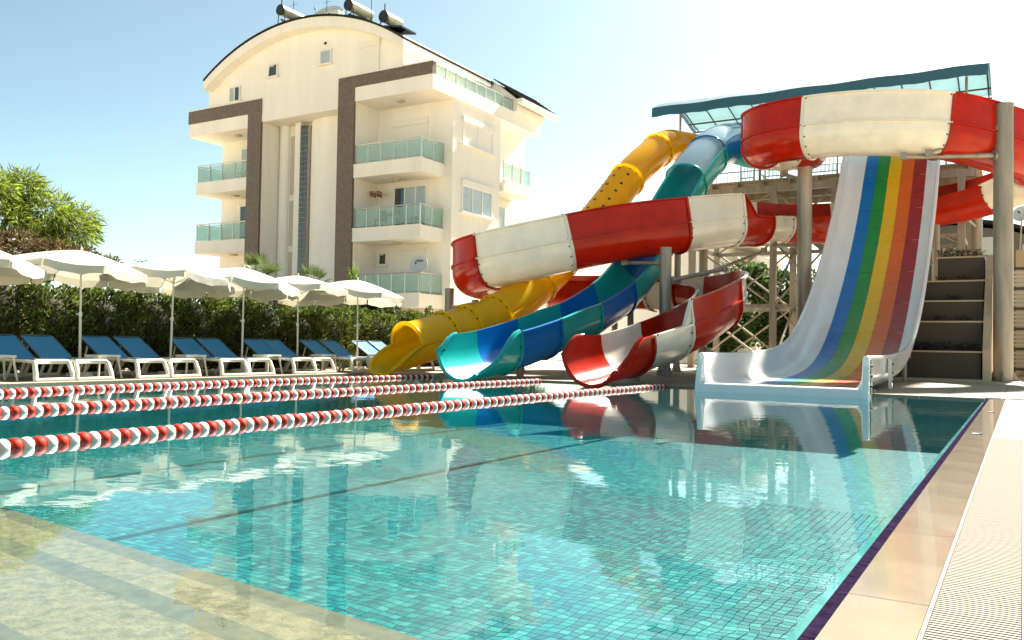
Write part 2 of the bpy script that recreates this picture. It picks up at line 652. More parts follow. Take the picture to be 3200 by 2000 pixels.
def tile_v(x, y, h=0.010):
    a = TS / 2 - 0.0035
    out = []
    for z, s in ((FLOORZ - 0.010, 1), (FLOORZ - 0.001, 1), (FLOORZ, 0.965)):
        for sx, sy in ((-1, -1), (1, -1), (1, 1), (-1, 1)):
            px, py = x + sx * a * s, y + sy * a * s
            dx, dy = wob(px, py)
            out.append((px + dx, py + dy, z))
    return out


TF = [(0, 1, 5, 4), (1, 2, 6, 5), (2, 3, 7, 6), (3, 0, 4, 7), (4, 5, 9, 8), (5, 6, 10, 9), (6, 7, 11, 10), (7, 4, 8, 11), (8, 9, 10, 11)]
for d_, xx, yy in cand[:300]:
    MB().add(tile_v(xx, yy), TF).build('floor_tile', T_OBJ, floor_o)
field = MB()
for d_, xx, yy in cand[300:]:
    field.add(tile_v(xx, yy), TF)
tag(field.build('mosaic_field', T_ISL, floor_o), kind='stuff')
ff = MB()
fx, fy = xs[-1] - TS / 2 - .012, ys[-1] + TS / 2 + .012
ff.box(PX0, fx, PY0, PY1, FLOORZ - 0.008, FLOORZ - .0015)
ff.box(fx + .001, PX1 - 0.11, fy, PY1, FLOORZ - 0.008, FLOORZ - .0015)
ff.build('far_mosaic', T_FAR, floor_o)

WALLT = mat('pool_wall_tile', (0.05, 0.30, 0.28), 0.25, var=0.25, vscale=6)
BANDT = mat('waterline_band', (0.018, 0.011, 0.028), 0.95, spec=0.0, var=0.55, vscale=22)
pw = MB()
pw.box(PX0 - 0.3, PX0, PY0, PY1 + 0.3, FLOORZ - 0.1, -0.001)
pw.box(PX0, PX1 - 0.1, PY1, PY1 + 0.3, FLOORZ - 0.1, -0.001)
pw.box(PX1 - 0.1, PX1 - 0.001, PY0, PY1 + 0.3, FLOORZ - 0.1, -0.035)
pw.box(PX1 - 0.001, 0.29, PY0, PY1 + 0.3, FLOORZ - 0.1, -0.06)
pw.box(PX0 - 0.3, 0.29, PY0 - 0.3, PY0, FLOORZ - 0.1, -0.001)
shell_o = struct(pw.build('pool_wall', WALLT))
# dark mosaic band on the right ledge: one tile strip per 25 cm sheet
for k in range(62):
    y0 = 1.0 + k * 0.255
    MB().box(PX1 - 0.044, PX1 - 0.0015, y0 + 0.003, min(y0 + 0.252, PY1), -0.034, 0.006).build('band_tile', BANDT, shell_o)
# coping stones
cop_o = struct(MB().box(PX1, -0.253, PY0, PY1 + 0.3, -0.0595, -0.035).build('pool_coping', COPING))
for k in range(14):
    y0 = 0.7 + k * 1.165
    slab(PX1 + 0.001, -0.254, y0, y0 + 1.165, 0.014, COPING, cop_o, 'coping_stone', 0.0012, 0.045)
for k in range(14):
    x0 = PX0 - 0.3 + k * 1.01
    slab(x0, x0 + 1.01, PY1 - 0.02, PY1 + 0.30, 0.034, DECKTILE, cop_o, 'coping_stone', 0.003, 0.034)
for k in range(16):
    y0 = 1.0 + k * 0.98
    slab(PX0 - 0.30, PX0 + 0.02, y0, y0 + 0.98, 0.036, DECKTILE, cop_o, 'coping_stone', 0.003, 0.036)

# overflow grate along the right side
gr = struct(MB().box(-0.250, 0.012, PY0, PY1 + 0.29, -0.0595, -0.03).build('overflow_channel', CHANNEL))
for xx in (-0.246, 0.004):
    MB().box(xx - 0.006, xx + 0.006, 0.6, PY1 + 0.28, -0.0295, 0.020).build('grate_rail', GRATE, gr)
gm = bpy.data.meshes.new('grate_slat')
q = MB().prism([(-0.0098, 0), (0.0098, 0), (0.0098, 0.014), (0.006, 0.018), (-0.006, 0.018), (-0.0098, 0.014)], 'x', -0.238, -0.004)
gm.from_pydata(q.v, [], q.f)
gm.materials.append(GRATE)
for k in range(300):
    o = bpy.data.objects.new('grate_slat', gm)
    COL.objects.link(o)
    o.location = (0, 2.1 + k * 0.024 + rnd.uniform(-.0008, .0008), 0.001)
    o.parent = gr
rest = MB()
for k in range(320):
    y0 = 2.1 + (300 + k) * 0.024
    if y0 < PY1 + 0.25:
        rest.box(-0.238, -0.004, y0 - 0.0098, y0 + 0.0098, 0.001, 0.019)
tag(rest.build('grate_slat_run', GRATE, gr), kind='stuff')
# two drain covers / little fixings on the wet coping
for (cx, cy_, s_) in ((-0.40, 9.6, 1), (-0.37, 13.2, 0.8)):
    d = MB().cyl((cx, cy_, 0.0145), (cx, cy_, 0.021), 0.035 * s_, n=16)
    d.cyl((cx + 0.045 * s_, cy_, 0.0145), (cx + 0.045 * s_, cy_, 0.026), 0.012 * s_, n=10)
    o = d.build('rope_anchor', STEELDARK)
    tag(o, 'small dark metal anchor plate on the wet coping, %s' % ('the nearer one' if s_ == 1 else 'the one near the far corner'), 'anchor')

# submerged entry steps
STONE = mat('step_stone', (0.30, 0.19, 0.10), 0.9, spec=.1, var=0.45, vscale=16, bump=0.3, bscale=60)
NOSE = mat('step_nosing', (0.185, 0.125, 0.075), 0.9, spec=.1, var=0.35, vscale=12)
st_o = thing('pool_steps', 'wide beige stone steps going down under the water in the near corner', 'steps', (-7, 1, -0.6))


def eY(y0, X):
    return y0 - 0.13 * (X + 4)


def step(y0, z):
    a, b = PX0 + 0.002, PX1 - 0.105
    poly = [(a, PY0 + 0.002), (b, PY0 + 0.002), (b, eY(y0, b) - .1405), (a, eY(y0, a) - .1405)]
    s_ = MB().prism(poly, 'z', FLOORZ + 0.002, z).build('step', STONE, st_o)
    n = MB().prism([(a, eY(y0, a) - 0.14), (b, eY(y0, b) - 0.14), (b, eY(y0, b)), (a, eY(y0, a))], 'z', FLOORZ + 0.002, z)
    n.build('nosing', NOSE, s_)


step(3.22, -0.45)
step(2.52, -0.28)
step(1.72, -0.12)

# water surface
wm = bpy.data.materials.new('water')
wm.use_nodes = True
N, L = wm.node_tree.nodes, wm.node_tree.links
N.remove(N['Principled BSDF'])
tc = N.new('ShaderNodeTexCoord')
n1 = N.new('ShaderNodeTexNoise')
n1.inputs['Scale'].default_value = 2.2
n1.inputs['Detail'].default_value = 2.0
n2 = N.new('ShaderNodeTexNoise')
n2.inputs['Scale'].default_value = 11.0
n2.inputs['Detail'].default_value = 3.0
mp = N.new('ShaderNodeMapping')
mp.inputs['Rotation'].default_value = (0, 0, R(30))
mp.inputs['Scale'].default_value = (1.0, 1.5, 1.0)
L.new(tc.outputs['Object'], mp.inputs[0])
for q in (n1, n2):
    L.new(mp.outputs[0], q.inputs['Vector'])
mu = N.new('ShaderNodeMath')
mu.operation = 'MULTIPLY_ADD'
mu.inputs[1].default_value = 0.16
L.new(n2.outputs['Fac'], mu.inputs[0])
L.new(n1.outputs['Fac'], mu.inputs[2])
bp = N.new('ShaderNodeBump')
bp.inputs['Strength'].default_value = 1.0
bp.inputs['Distance'].default_value = 0.0017
L.new(mu.outputs[0], bp.inputs['Height'])
gl = N.new('ShaderNodeBsdfGlossy')
gl.inputs['Roughness'].default_value = 0.0
gl.inputs['Color'].default_value = (0.96, 0.98, 1, 1)
L.new(bp.outputs[0], gl.inputs['Normal'])
tr = N.new('ShaderNodeBsdfTransparent')
tr.inputs['Color'].default_value = (0.70, 0.83, 0.835, 1)
fr = N.new('ShaderNodeFresnel')
ge = N.new('ShaderNodeNewGeometry')
io = N.new('ShaderNodeMapRange')
io.inputs['To Min'].default_value = 1.33
io.inputs['To Max'].default_value = 0.752        # same reflectance for light arriving from either side
L.new(ge.outputs['Backfacing'], io.inputs['Value'])
L.new(io.outputs[0], fr.inputs['IOR'])
L.new(bp.outputs[0], fr.inputs['Normal'])
ms = N.new('ShaderNodeMixShader')
L.new(fr.outputs[0], ms.inputs[0])
df = N.new('ShaderNodeBsdfDiffuse')          # light scattered back by the water itself
df.inputs['Color'].default_value = (0.0, 0.33, 0.36, 1)
sv_ = N.new('ShaderNodeMixShader')
sv_.inputs[0].default_value = 0.055
L.new(tr.outputs[0], sv_.inputs[1])
L.new(df.outputs[0], sv_.inputs[2])
L.new(sv_.outputs[0], ms.inputs[1])
L.new(gl.outputs[0], ms.inputs[2])
L.new(ms.outputs[0], N['Material Output'].inputs['Surface'])
wt = MB().add([(PX0 + .001, PY0 + .001, 0), (PX1 - .001, PY0 + .001, 0), (PX1 - .001, PY1 - .001, 0), (PX0 + .001, PY1 - .001, 0)], [(0, 1, 2, 3)])
struct(wt.build('pool_water', wm))

# ================================================================== APARTMENT BUILDING
TILEB = bpy.data.materials.new('brown_mosaic')
TILEB.use_nodes = True
_N, _L = TILEB.node_tree.nodes, TILEB.node_tree.links
_p = _N['Principled BSDF']
_p.inputs['Roughness'].default_value = 0.45
_tc = _N.new('ShaderNodeTexCoord')
_cx = _N.new('ShaderNodeSeparateXYZ')
_L.new(_tc.outputs['Object'], _cx.inputs[0])
_ad = _N.new('ShaderNodeMath')
_ad.operation = 'ADD'
_L.new(_cx.outputs[0], _ad.inputs[0])
_L.new(_cx.outputs[1], _ad.inputs[1])
_cb = _N.new('ShaderNodeCombineXYZ')
_L.new(_ad.outputs[0], _cb.inputs[0])
_L.new(_cx.outputs[2], _cb.inputs[1])
_br = _N.new('ShaderNodeTexBrick')
_br.offset = 0.0
_br.inputs['Scale'].default_value = 1.0
_br.inputs['Brick Width'].default_value = 0.10
_br.inputs['Row Height'].default_value = 0.10
_br.inputs['Mortar Size'].default_value = 0.008
_br.inputs['Color1'].default_value = (0.165, 0.110, 0.070, 1)
_br.inputs['Color2'].default_value = (0.095, 0.064, 0.042, 1)
_br.inputs['Mortar'].default_value = (0.17, 0.12, 0.085, 1)
_L.new(_cb.outputs[0], _br.inputs['Vector'])
_nz = _N.new('ShaderNodeTexNoise')
_nz.inputs['Scale'].default_value = 2.5
_L.new(_tc.outputs['Object'], _nz.inputs['Vector'])
_mx = _N.new('ShaderNodeMix')
_mx.data_type = 'RGBA'
_mx.blend_type = 'MULTIPLY'
_mx.inputs['Factor'].default_value = 0.6
_L.new(_br.outputs['Color'], _mx.inputs[6])
_L.new(_nz.outputs['Color'], _mx.inputs[7])
_L.new(_br.outputs['Color'], _p.inputs['Base Color'])

bd = thing('apartment_building', 'cream apartment block with arched gable, brown mosaic frames and glass balconies', 'building', (-30, 30, 0))


def zarch(x):
    return 16.25 - 11.56 + math.sqrt(11.56 ** 2 - (x + 30) ** 2)


def P_(name, m, *boxes, parent=None, smooth=None):
    mb = MB()
    for b in boxes:
        mb.box(*b)
    return mb.build(name, m, parent or bd, smooth)


arc = [(-23.9 - i * 12.9 / 28) for i in range(29)]
P_('wall', CREAM, (-37.7, -22.32, 31.77, 35.9, -0.04, 12.0), (-37.7, -23.3, 35.901, 40, -0.04, 12.0))
gw = MB().prism([(-36.8, 12.2), (-23.9, 12.2)] + [(x, zarch(x) - 0.2) for x in arc], 'y', 30.012, 39.8)
gw.build('gable_wall', CREAM, bd)
P_('lintel', CREAM, (-32.8, -27.67, 30.003, 31.76, 11.78, 12.198))
# rim of the arch
rows = []
for i in range(41):
    x = -23.45 - i * 13.1 / 40
    z = zarch(max(-36.6, min(-23.4, x))) if x > -36.6 else zarch(-36.6)
    rows.append(x)
top = [(x, zarch(x)) for x in rows]
rim = MB()
for i in range(40):
    (xa, za), (xb, zb) = top[i], top[i + 1]
    rim.add([(xa, 29.45, za - .45), (xb, 29.45, zb - .45), (xb, 30.05, zb - .45), (xa, 30.05, za - .45),
             (xa, 29.45, za), (xb, 29.45, zb), (xb, 30.05, zb), (xa, 30.05, za)],
            [(3, 2, 1, 0), (4, 5, 6, 7), (0, 1, 5, 4), (2, 3, 7, 6)] + ([(0, 4, 7, 3)] if i == 0 else []) + ([(1, 2, 6, 5)] if i == 39 else []))
rim.build('arch_rim', CREAM, bd, 30)
roof = MB()
for i in range(40):
    (xa, za), (xb, zb) = top[i], top[i + 1]
    roof.add([(xa, 29.40, za + .004), (xb, 29.40, zb + .004), (xb, 40.2, zb + .004), (xa, 40.2, za + .004),
              (xa, 29.40, za + .10), (xb, 29.40, zb + .10), (xb, 40.2, zb + .10), (xa, 40.2, za + .10)],
             [(3, 2, 1, 0), (4, 5, 6, 7), (0, 1, 5, 4), (2, 3, 7, 6)] + ([(0, 4, 7, 3)] if i == 0 else []) + ([(1, 2, 6, 5)] if i == 39 else []))
roof_o = roof.build('roof', ROOFTILE, bd, 30)
# lower roof over the far end of the terrace, laid in tile courses
for k in range(7):
    xa, xb = -23.25 + k * 0.225, -23.25 + (k + 1) * 0.225 + 0.03
    za, zb = 14.36 - k * 0.165, 14.36 - (k + 1) * 0.165
    MB().add([(xa, 36.6, za), (xb, 36.6, zb), (xb, 40.7, zb), (xa, 40.7, za), (xa, 36.6, za + .06), (xb, 36.6, zb + .075), (xb, 40.7, zb + .075), (xa, 40.7, za + .06)],
             [(3, 2, 1, 0), (4, 5, 6, 7), (0, 1, 5, 4), (1, 2, 6, 5), (2, 3, 7, 6), (3, 0, 4, 7)]).build('tile_course', ROOFTILE, roof_o)
P_('eave', WHITEPAINT, (-21.85, -21.5, 36.6, 40.7, 12.98, 13.18), (-23.85, -23.46, 29.47, 36.7, 14.02, 14.40))
MB().prism([(-23.9, 12.66), (-22.0, 12.66), (-22.0, 13.25), (-23.3, 14.3), (-23.9, 14.38)], 'y', 36.95, 39.75).build('dormer_wall', CREAM, bd)
MB().cyl((-21.62, 36.7, 13.0), (-21.62, 40.7, 12.97), 0.07, n=8).build('gutter', WHITEPAINT, bd, 40)

# terrace slab and brown frames
P_('terrace_slab', CREAM, (-26.68, -22.2, 30.0, 31.768, 12.0, 12.66), (-23.895, -22.2, 31.7685, 39.75, 12.0, 12.66))
P_('terrace_slab', CREAM, (-38.3, -33.75, 30.0, 31.768, 11.6, 12.28), (-38.3, -37.71, 31.769, 36, 11.6, 12.28))
P_('pier', CREAM, (-27.66, -26.69, 30.08, 31.768, -0.04, 13.19), (-33.74, -32.81, 30.08, 31.768, -0.04, 12.94))
fr = P_('tile_frame', TILEB, (-27.67, -26.68, 29.95, 30.079, -0.04, 13.2), (-26.679, -22.2, 29.95, 30.22, 12.665, 13.2))
P_('frame_cap', WHITEPAINT, (-27.69, -22.17, 29.93, 30.24, 13.201, 13.25), parent=fr)
fr = P_('tile_frame', TILEB, (-33.75, -32.8, 29.95, 30.079, -0.04, 12.95), (-38.3, -33.751, 29.95, 30.22, 12.285, 12.95))
P_('frame_cap', WHITEPAINT, (-38.32, -32.78, 29.93, 30.24, 12.951, 13.0), parent=fr)

# stair core between the frames
P_('stair_wall', CREAM, (-32.79, -27.68, 31.35, 31.769, -0.04, 11.779))
b = MB()
prof = [(-27.685 - 2.9 * (1 - math.cos(a)) / 2, 31.349 - 0.55 * math.sin(a)) for a in [math.pi * i / 16 for i in range(17)]]
b.prism([(x, y) for x, y in prof], 'z', -0.04, 11.778)
b.build('bowed_wall', CREAM, bd, 40)
b = MB()
prof = [(-32.14 - 0.64 * (1 - math.cos(a)) / 2, 31.349 - 0.28 * math.sin(a)) for a in [math.pi * i / 10 for i in range(11)]]
b.prism(prof, 'z', -0.04, 11.778)
b.build('bowed_wall', CREAM, bd, 40)
P_('pilaster', WHITEPAINT, (-31.45, -31.09, 30.98, 31.349, -0.04, 11.777))
FROST = mat('frosted_panel', (0.50, 0.44, 0.34), 0.5, var=0.06, vscale=3)
for k, (z0, z1) in enumerate(((0.2, 2.7), (2.85, 5.4), (5.55, 8.0), (8.15, 11.3))):
    fo = P_('stair_window', WHITEPAINT, (-32.10, -31.47, 31.28, 31.348, z0, z1))
    P_('frosted_pane', FROST, (-32.04, -31.53, 31.262, 31.279, z0 + .07, z1 - .07), parent=fo)
GBLK = mat('glass_block', (0.07, 0.065, 0.05), 0.1, coat=0.6, island=0.45)
gbo = P_('block_strip', mat('block_grout', (0.42, 0.38, 0.30), .8), (-31.085, -30.56, 31.0, 31.348, -0.03, 11.6))
for k in range(44):
    for j in range(2):
        x0 = -31.07 + j * 0.255
        z0 = 0.3 + k * 0.257
        P_('glass_block', GBLK, (x0, x0 + 0.235, 30.975, 31.0, z0, z0 + 0.235), parent=gbo)


# balconies
def balcony(name_label, x0, x1, zt, side, nfront, nside, y0=30.0, y1=31.768, ghost=False):
    s_ = MB().box(x0, x1, y0, y1, zt - 0.6, zt).build('balcony', CREAM, bd)
    P_('drip_edge', WHITEPAINT, (x0 - .03, x1 + .03, y0 - .03, y0 + .05, zt + .0005, zt + .03), parent=s_)
    gx0, gx1 = x0 + 0.05, x1 - 0.10
    for k in range(nfront):
        a = gx0 + (gx1 - gx0) * k / nfront
        c = gx0 + (gx1 - gx0) * (k + 1) / nfront
        P_('glass_panel', RAILGLASS, (a + .03, c - .03, y0 + .08, y0 + .095, zt + .10, zt + .86), parent=s_)
    sx = gx1 if side > 0 else gx0
    for k in range(nside):
        a = y0 + .12 + (y1 - y0 - .15) * k / nside
        c = y0 + .12 + (y1 - y0 - .15) * (k + 1) / nside
        P_('glass_panel', RAILGLASS, (sx - .008, sx + .008, a + .03, c - .03, zt + .10, zt + .86), parent=s_)
    po = MB()
    for k in range(nfront + 1):
        a = gx0 + (gx1 - gx0) * k / nfront
        MB().box(a - .022, a + .022, y0 + .066, y0 + .11, zt + .031, zt + .90).build('rail_post', ALU, s_)
    for k in range(1, nside + 1):
        c = y0 + .12 + (y1 - y0 - .15) * k / nside
        MB().box(sx - .022, sx + .022, c - .022, c + .022, zt + .002, zt + .90).build('rail_post', ALU, s_)
    h = MB().cyl((gx0 - .05, y0 + .088, zt + .93), (gx1 + .03, y0 + .088, zt + .93), .032, n=8)
    h.cyl((sx, y0 + .06, zt + .93), (sx, y1, zt + .93), .032, n=8)
    h.build('handrail', ALU, s_, 40)
    P_('ceiling_lamp', mat('lamp_glass', (0.5, 0.42, 0.30), 0.4), ((x0 + x1) / 2 - .15, (x0 + x1) / 2 + .15, 30.8, 31.1, zt - 0.68, zt - 0.601), parent=s_)
    return s_


for zt in (3.0, 6.04, 9.02):
    balcony('r', -26.678, -22.72, zt, 1, 5, 2)
for zt in (5.93, 9.05):
    balcony('l', -37.6, -33.751, zt, -1, 4, 2)
P_('ceiling_lamp', mat('lamp_glass', (0.5, 0.42, 0.30), 0.4), (-24.8, -24.5, 30.7, 31.0, 11.92, 11.999))
P_('ceiling_lamp', mat('lamp_glass', (0.5, 0.42, 0.30), 0.4), (-35.6, -35.3, 30.7, 31.0, 11.52, 11.599))
# far side balcony on the right face
s_ = MB().box(-23.299, -22.15, 36.0, 38.7, 8.45, 9.02).build('balcony', CREAM, bd)
for k in range(3):
    P_('glass_panel', RAILGLASS, (-22.22, -22.205, 36.05 + k * .88, 36.88 + k * .88, 9.1, 9.88), parent=s_)
for k in range(4):
    P_('rail_post', ALU, (-22.24, -22.19, 36.02 + k * .87, 36.06 + k * .87, 9.02, 9.92), parent=s_)
P_('handrail', ALU, (-22.25, -22.18, 36.0, 38.7, 9.921, 9.97), parent=s_)
# terrace glass
for k in range(8):
    P_('glass_panel', RAILGLASS, (-22.30, -22.285, 30.3 + k * .83, 31.09 + k * .83, 12.70, 13.2))
for k in range(9):
    P_('rail_post', ALU, (-22.32, -22.265, 30.24 + k * .83, 30.29 + k * .83, 12.661, 13.22))
P_('handrail', ALU, (-22.33, -22.255, 30.23, 36.95, 13.221, 13.26))


# windows
def win_front(x0, x1, z0, z1, y, glass, nsash=2, box=0.0, sill=True, parent=None, open_gap=False):
    f = MB()
    t = 0.06
    f.box(x0, x1, y - .05, y - .001, z0, z0 + t)
    f.box(x0, x1, y - .05, y - .001, z1 - t, z1)
    f.box(x0, x0 + t, y - .05, y - .001, z0 + t, z1 - t)
    f.box(x1 - t, x1, y - .05, y - .001, z0 + t, z1 - t)
    for k in range(1, nsash):
        xm = x0 + (x1 - x0) * k / nsash
        f.box(xm - t / 2, xm + t / 2, y - .045, y - .001, z0 + t, z1 - t)
    wo = f.build('window', FRAMEW, bd)
    for k in range(nsash):
        a = x0 + (x1 - x0) * k / nsash + t / 2 + .002
        c = x0 + (x1 - x0) * (k + 1) / nsash - t / 2 - .002
        m_ = glass if not isinstance(glass, (list, tuple)) else glass[k]
        P_('pane', m_, (a, c, y - .022, y - .002, z0 + t, z1 - t), parent=wo)
    if box:
        P_('shutter_box', SHUTTER, (x0 - .04, x1 + .04, y - .09, y - .001, z1 + .002, z1 + box), parent=wo)
    if sill:
        P_('sill', WHITEPAINT, (x0 - .12, x1 + .12, y - .14, y - .001, z0 - .07, z0 - .002), parent=wo)
    return wo


def shutter_front(x0, x1, z0, z1, y):
    wo = P_('shutter', SHUTTER, (x0, x1, y - .05, y - .001, z0, z1 - .3))
    P_('shutter_box', SHUTTER, (x0 - .04, x1 + .04, y - .10, y - .001, z1 - .298, z1), parent=wo)
    for k in range(int((z1 - z0 - .3) / .16)):
        P_('shutter_slat', SHUTTER, (x0 + .02, x1 - .02, y - .056, y - .0505, z0 + k * .16 + .008, z0 + k * .16 + .15), parent=wo)


win_front(-35.2, -34.4, 13.05, 13.85, 30.0, (GLASS_PALE, GLASS_DARK), 2)
w_ = win_front(-32.42, -31.75, 13.95, 14.6, 30.0, GLASS_DARK, 1)
MB().bar((-32.34, 29.93, 14.02), (-32.16, 29.80, 14.42), .04, .03).bar((-32.16, 29.80, 14.42), (-31.82, 29.80, 14.42), .04, .03).build('open_sash', FRAMEW, w_)
win_front(-28.92, -28.2, 14.05, 14.75, 30.0, GLASS_PALE, 1)
MB().cyl((-28.6, 29.97, 15.06), (-28.6, 29.999, 15.06), .07, n=12).build('vent_hole', BLACK, bd)
shutter_front(-26.35, -25.25, 13.22, 14.7, 30.0)
shutter_front(-25.75, -23.75, 9.03, 11.35, 31.77)
win_front(-25.65, -23.72, 6.06, 8.18, 31.77, (GLASS_DARK, GLASS_PALE, GLASS_PALE), 3, 0.42, False)
shutter_front(-25.65, -23.72, 3.02, 5.45, 31.77)
w_ = win_front(-26.55, -26.02, 4.5, 5.1, 31.77, GLASS_DARK, 1)
MB().bar((-26.46, 31.70, 4.55), (-26.34, 31.58, 4.98), .04, .03).bar((-26.34, 31.58, 4.98), (-26.1, 31.58, 4.98), .04, .03).build('open_sash', FRAMEW, w_)
win_front(-36.2, -34.4, 5.95, 8.05, 31.77, (GLASS_DARK, GLASS_PALE), 2, 0.35, False)
win_front(-36.2, -34.4, 9.07, 11.15, 31.77, (GLASS_PALE, GLASS_PALE), 2, 0.35, False)


def win_side(y0, y1, z0, z1, x, glass, n):
    wo = P_('window', FRAMEW, (x + .001, x + .05, y0, y1, z0, z0 + .06), (x + .001, x + .05, y0, y1, z1 - .06, z1),
            *[(x + .001, x + .05, yy - .03, yy + .03, z0 + .06, z1 - .06) for yy in [y0 + .03 + (y1 - y0 - .06) * k / n for k in range(n + 1)]])
    for k in range(n):
        a = y0 + .03 + (y1 - y0 - .06) * k / n + .032
        c = y0 + .03 + (y1 - y0 - .06) * (k + 1) / n - .032
        P_('pane', glass, (x + .002, x + .022, a, c, z0 + .06, z1 - .06), parent=wo)
    P_('shutter_box', SHUTTER, (x + .001, x + .10, y0 - .05, y1 + .05, z1 + .002, z1 + .26), parent=wo)
    P_('sill', WHITEPAINT, (x + .001, x + .15, y0 - .15, y1 + .15, z0 - .07, z0 - .002), parent=wo)


win_side(32.55, 35.15, 6.95, 8.2, -22.32, GLASS_PALE, 3)
win_side(32.55, 35.15, 10.1, 11.15, -22.32, SHUTTER, 2)
win_side(36.5, 38.0, 6.3, 8.0, -23.3, GLASS_PALE, 2)
MB().cyl((-23.1, 35.95, -.03), (-23.1, 35.95, 12.0), .05, n=8).build('downpipe', WHITEPAINT, bd, 40)

# things standing on the balconies
RATTAN = mat('rattan', (0.22, 0.09, 0.04), 0.7)


def chair(x, y, z, rz, m_, label):
    t = thing('balcony_chair', label, 'chair', (x, y, z))
    t.rotation_euler = (0, 0, rz)
    for sx in (-.2, .2):
        for sy in (-.2, .2):
            MBL().cyl((sx, sy, 0), (sx * .9, sy * .9, .42), .02, n=6).build('leg', m_, t)
    MBL().box(-.24, .24, -.24, .24, .42, .46).build('seat', m_, t)
    MBL().prism([(-.24, .461), (.24, .461), (.22, .88), (.1, .95), (-.1, .95), (-.22, .88)], 'y', .2, .24).build('backrest', m_, t)


class MBL(MB):
    """coordinates are already local to the parent"""
    def build(self, name, material, parent=None, smooth=None):
        me = bpy.data.meshes.new(name)
        me.from_pydata(self.v, [], self.f)
        me.update()
        return link_mesh(name, me, material, parent, smooth)


chair(-25.6, 30.75, 6.04, 0.3, RATTAN, 'brown wicker chair by the pillar on the middle right balcony')
chair(-23.5, 30.8, 6.04, -0.5, RATTAN, 'brown wicker chair near the glass corner of the middle right balcony')
chair(-24.3, 31.0, 6.04, 2.6, mat('grey_chair', (0.25, 0.24, 0.2), 0.6), 'grey chair at the table on the middle right balcony')
t = thing('balcony_table', 'small round table between the chairs on the middle right balcony', 'table', (-24.9, 30.9, 6.04))
MB().cyl((-24.9, 30.9, 6.70), (-24.9, 30.9, 6.73), .38, n=20).build('table_top', mat('grey_chair', (0.25, 0.24, 0.2)), t)
MB().cyl((-24.9, 30.9, 6.05), (-24.9, 30.9, 6.70), .03, n=8).build('pedestal', ALU, t)
MB().cyl((-24.9, 30.9, 6.04), (-24.9, 30.9, 6.06), .22, n=16).build('base', ALU, t)
chair(-34.9, 30.8, 9.05, 0.2, mat('white_chair', (0.7, 0.68, 0.6)), 'white chair on the upper left balcony beside the brown frame')
# laundry rack high on the middle balcony wall
t = thing('drying_rack', 'folding drying rack with brown clothes on the shaded balcony wall', 'drying rack', (-26.3, 31.4, 7.9))
for k in range(6):
    MB().cyl((-26.6, 30.9 + k * .12, 7.95), (-25.75, 30.9 + k * .12, 7.78), .012, n=5).build('rail', ALU, t)
for k, (a, c) in enumerate(((-26.55, -26.2), (-26.25, -25.95))):
    MB().prism([(a, 7.99), (c, 7.91), (c, 7.62), (a, 7.72)], 'y', 31.05 + k * .13, 31.09 + k * .13).build('garment', RATTAN, t)


# roof equipment
TANK = mat('tank_pale', (0.45, 0.47, 0.33), 0.4, metal=0.2, var=0.2, vscale=3)
COLLECT = mat('collector', (0.02, 0.022, 0.025), 0.15, coat=0.5)


def heater(x, z, L_, label):
    t = thing('solar_water_heater', label, 'water heater', (x, 30.6, z), 'solar water heaters on the roof')
    zr = zarch(x) + .1
    tk = MB().cyl((x, 30.2, z + .15), (x, 30.2 + L_, z + .15), .26, n=20).build('tank', TANK, t, 40)
    MB().cyl((x, 30.13, z + .15), (x, 30.199, z + .15), .275, n=20).build('end_cap', BLACK, tk, 40)
    MB().bar((x - .1, 30.3 + L_ / 2, z - .25), (x + .95, 30.3 + L_ / 2, zr - .10), L_, .08, (0, 0, 1)).build('collector', COLLECT, t)
    for yy in (30.25, 30.1 + L_):
        for dx in (-.28, .3):
            MB().cyl((x + dx, yy, zarch(x + dx) + .09), (x + dx * .7, yy, z + .0), .022, n=6).build('stand_leg', BLACK, t)
        MB().cyl((x - .28, yy, zr + .25), (x + .3, yy, zr + .35), .018, n=6).build('stand_brace', BLACK, t)
    MB().cyl((x, 30.25, z + .4), (x, 30.25, z + .75), .03, n=8).build('valve', BLACK, t)


heater(-31.85, 17.2, 1.6, 'solar tank on a tall stand, leftmost on the arched roof')
heater(-27.35, 16.6, 1.5, 'solar tank right of the roof dish, low on the arched roof')
heater(-25.2, 15.65, 1.1, 'small dark solar tank on the right slope of the arched roof')


def dish(name, label, c, r, nrm, depth, m_, mast, tilt=0):
    t = thing(name, label, 'satellite dish', mast)
    c, nrm = Vector(c), Vector(nrm).normalized()
    a = nrm.cross(Vector((0, 0, 1))).normalized()
    b = a.cross(nrm)
    rows = []
    for i in range(7):
        q = i / 6
        row = []
        for k in range(24):
            w_ = 2 * math.pi * k / 24
            off = (a * math.cos(w_) + b * math.sin(w_)) * (r * q + .001)
            p = c + off - nrm * depth * (1 - q * q)
            row.append((p + nrm * .012, p - nrm * .012))
        rows.append(row)
    MB().strips(rows, closed=True).build('reflector', m_, t, 50)
    MB().cyl(c - nrm * (depth + .02), Vector(mast), .03, n=8).build('mast', STEEL, t)
    f = c + nrm * r * .9 - b * r * .15
    MB().cyl(c - b * r * .97, f, .012, n=6).build('feed_arm', STEEL, t)
    MB().cyl(f, f - nrm * .12, .035, n=8).build('feed_horn', BLACK, t)
    return t, c, a, b, nrm


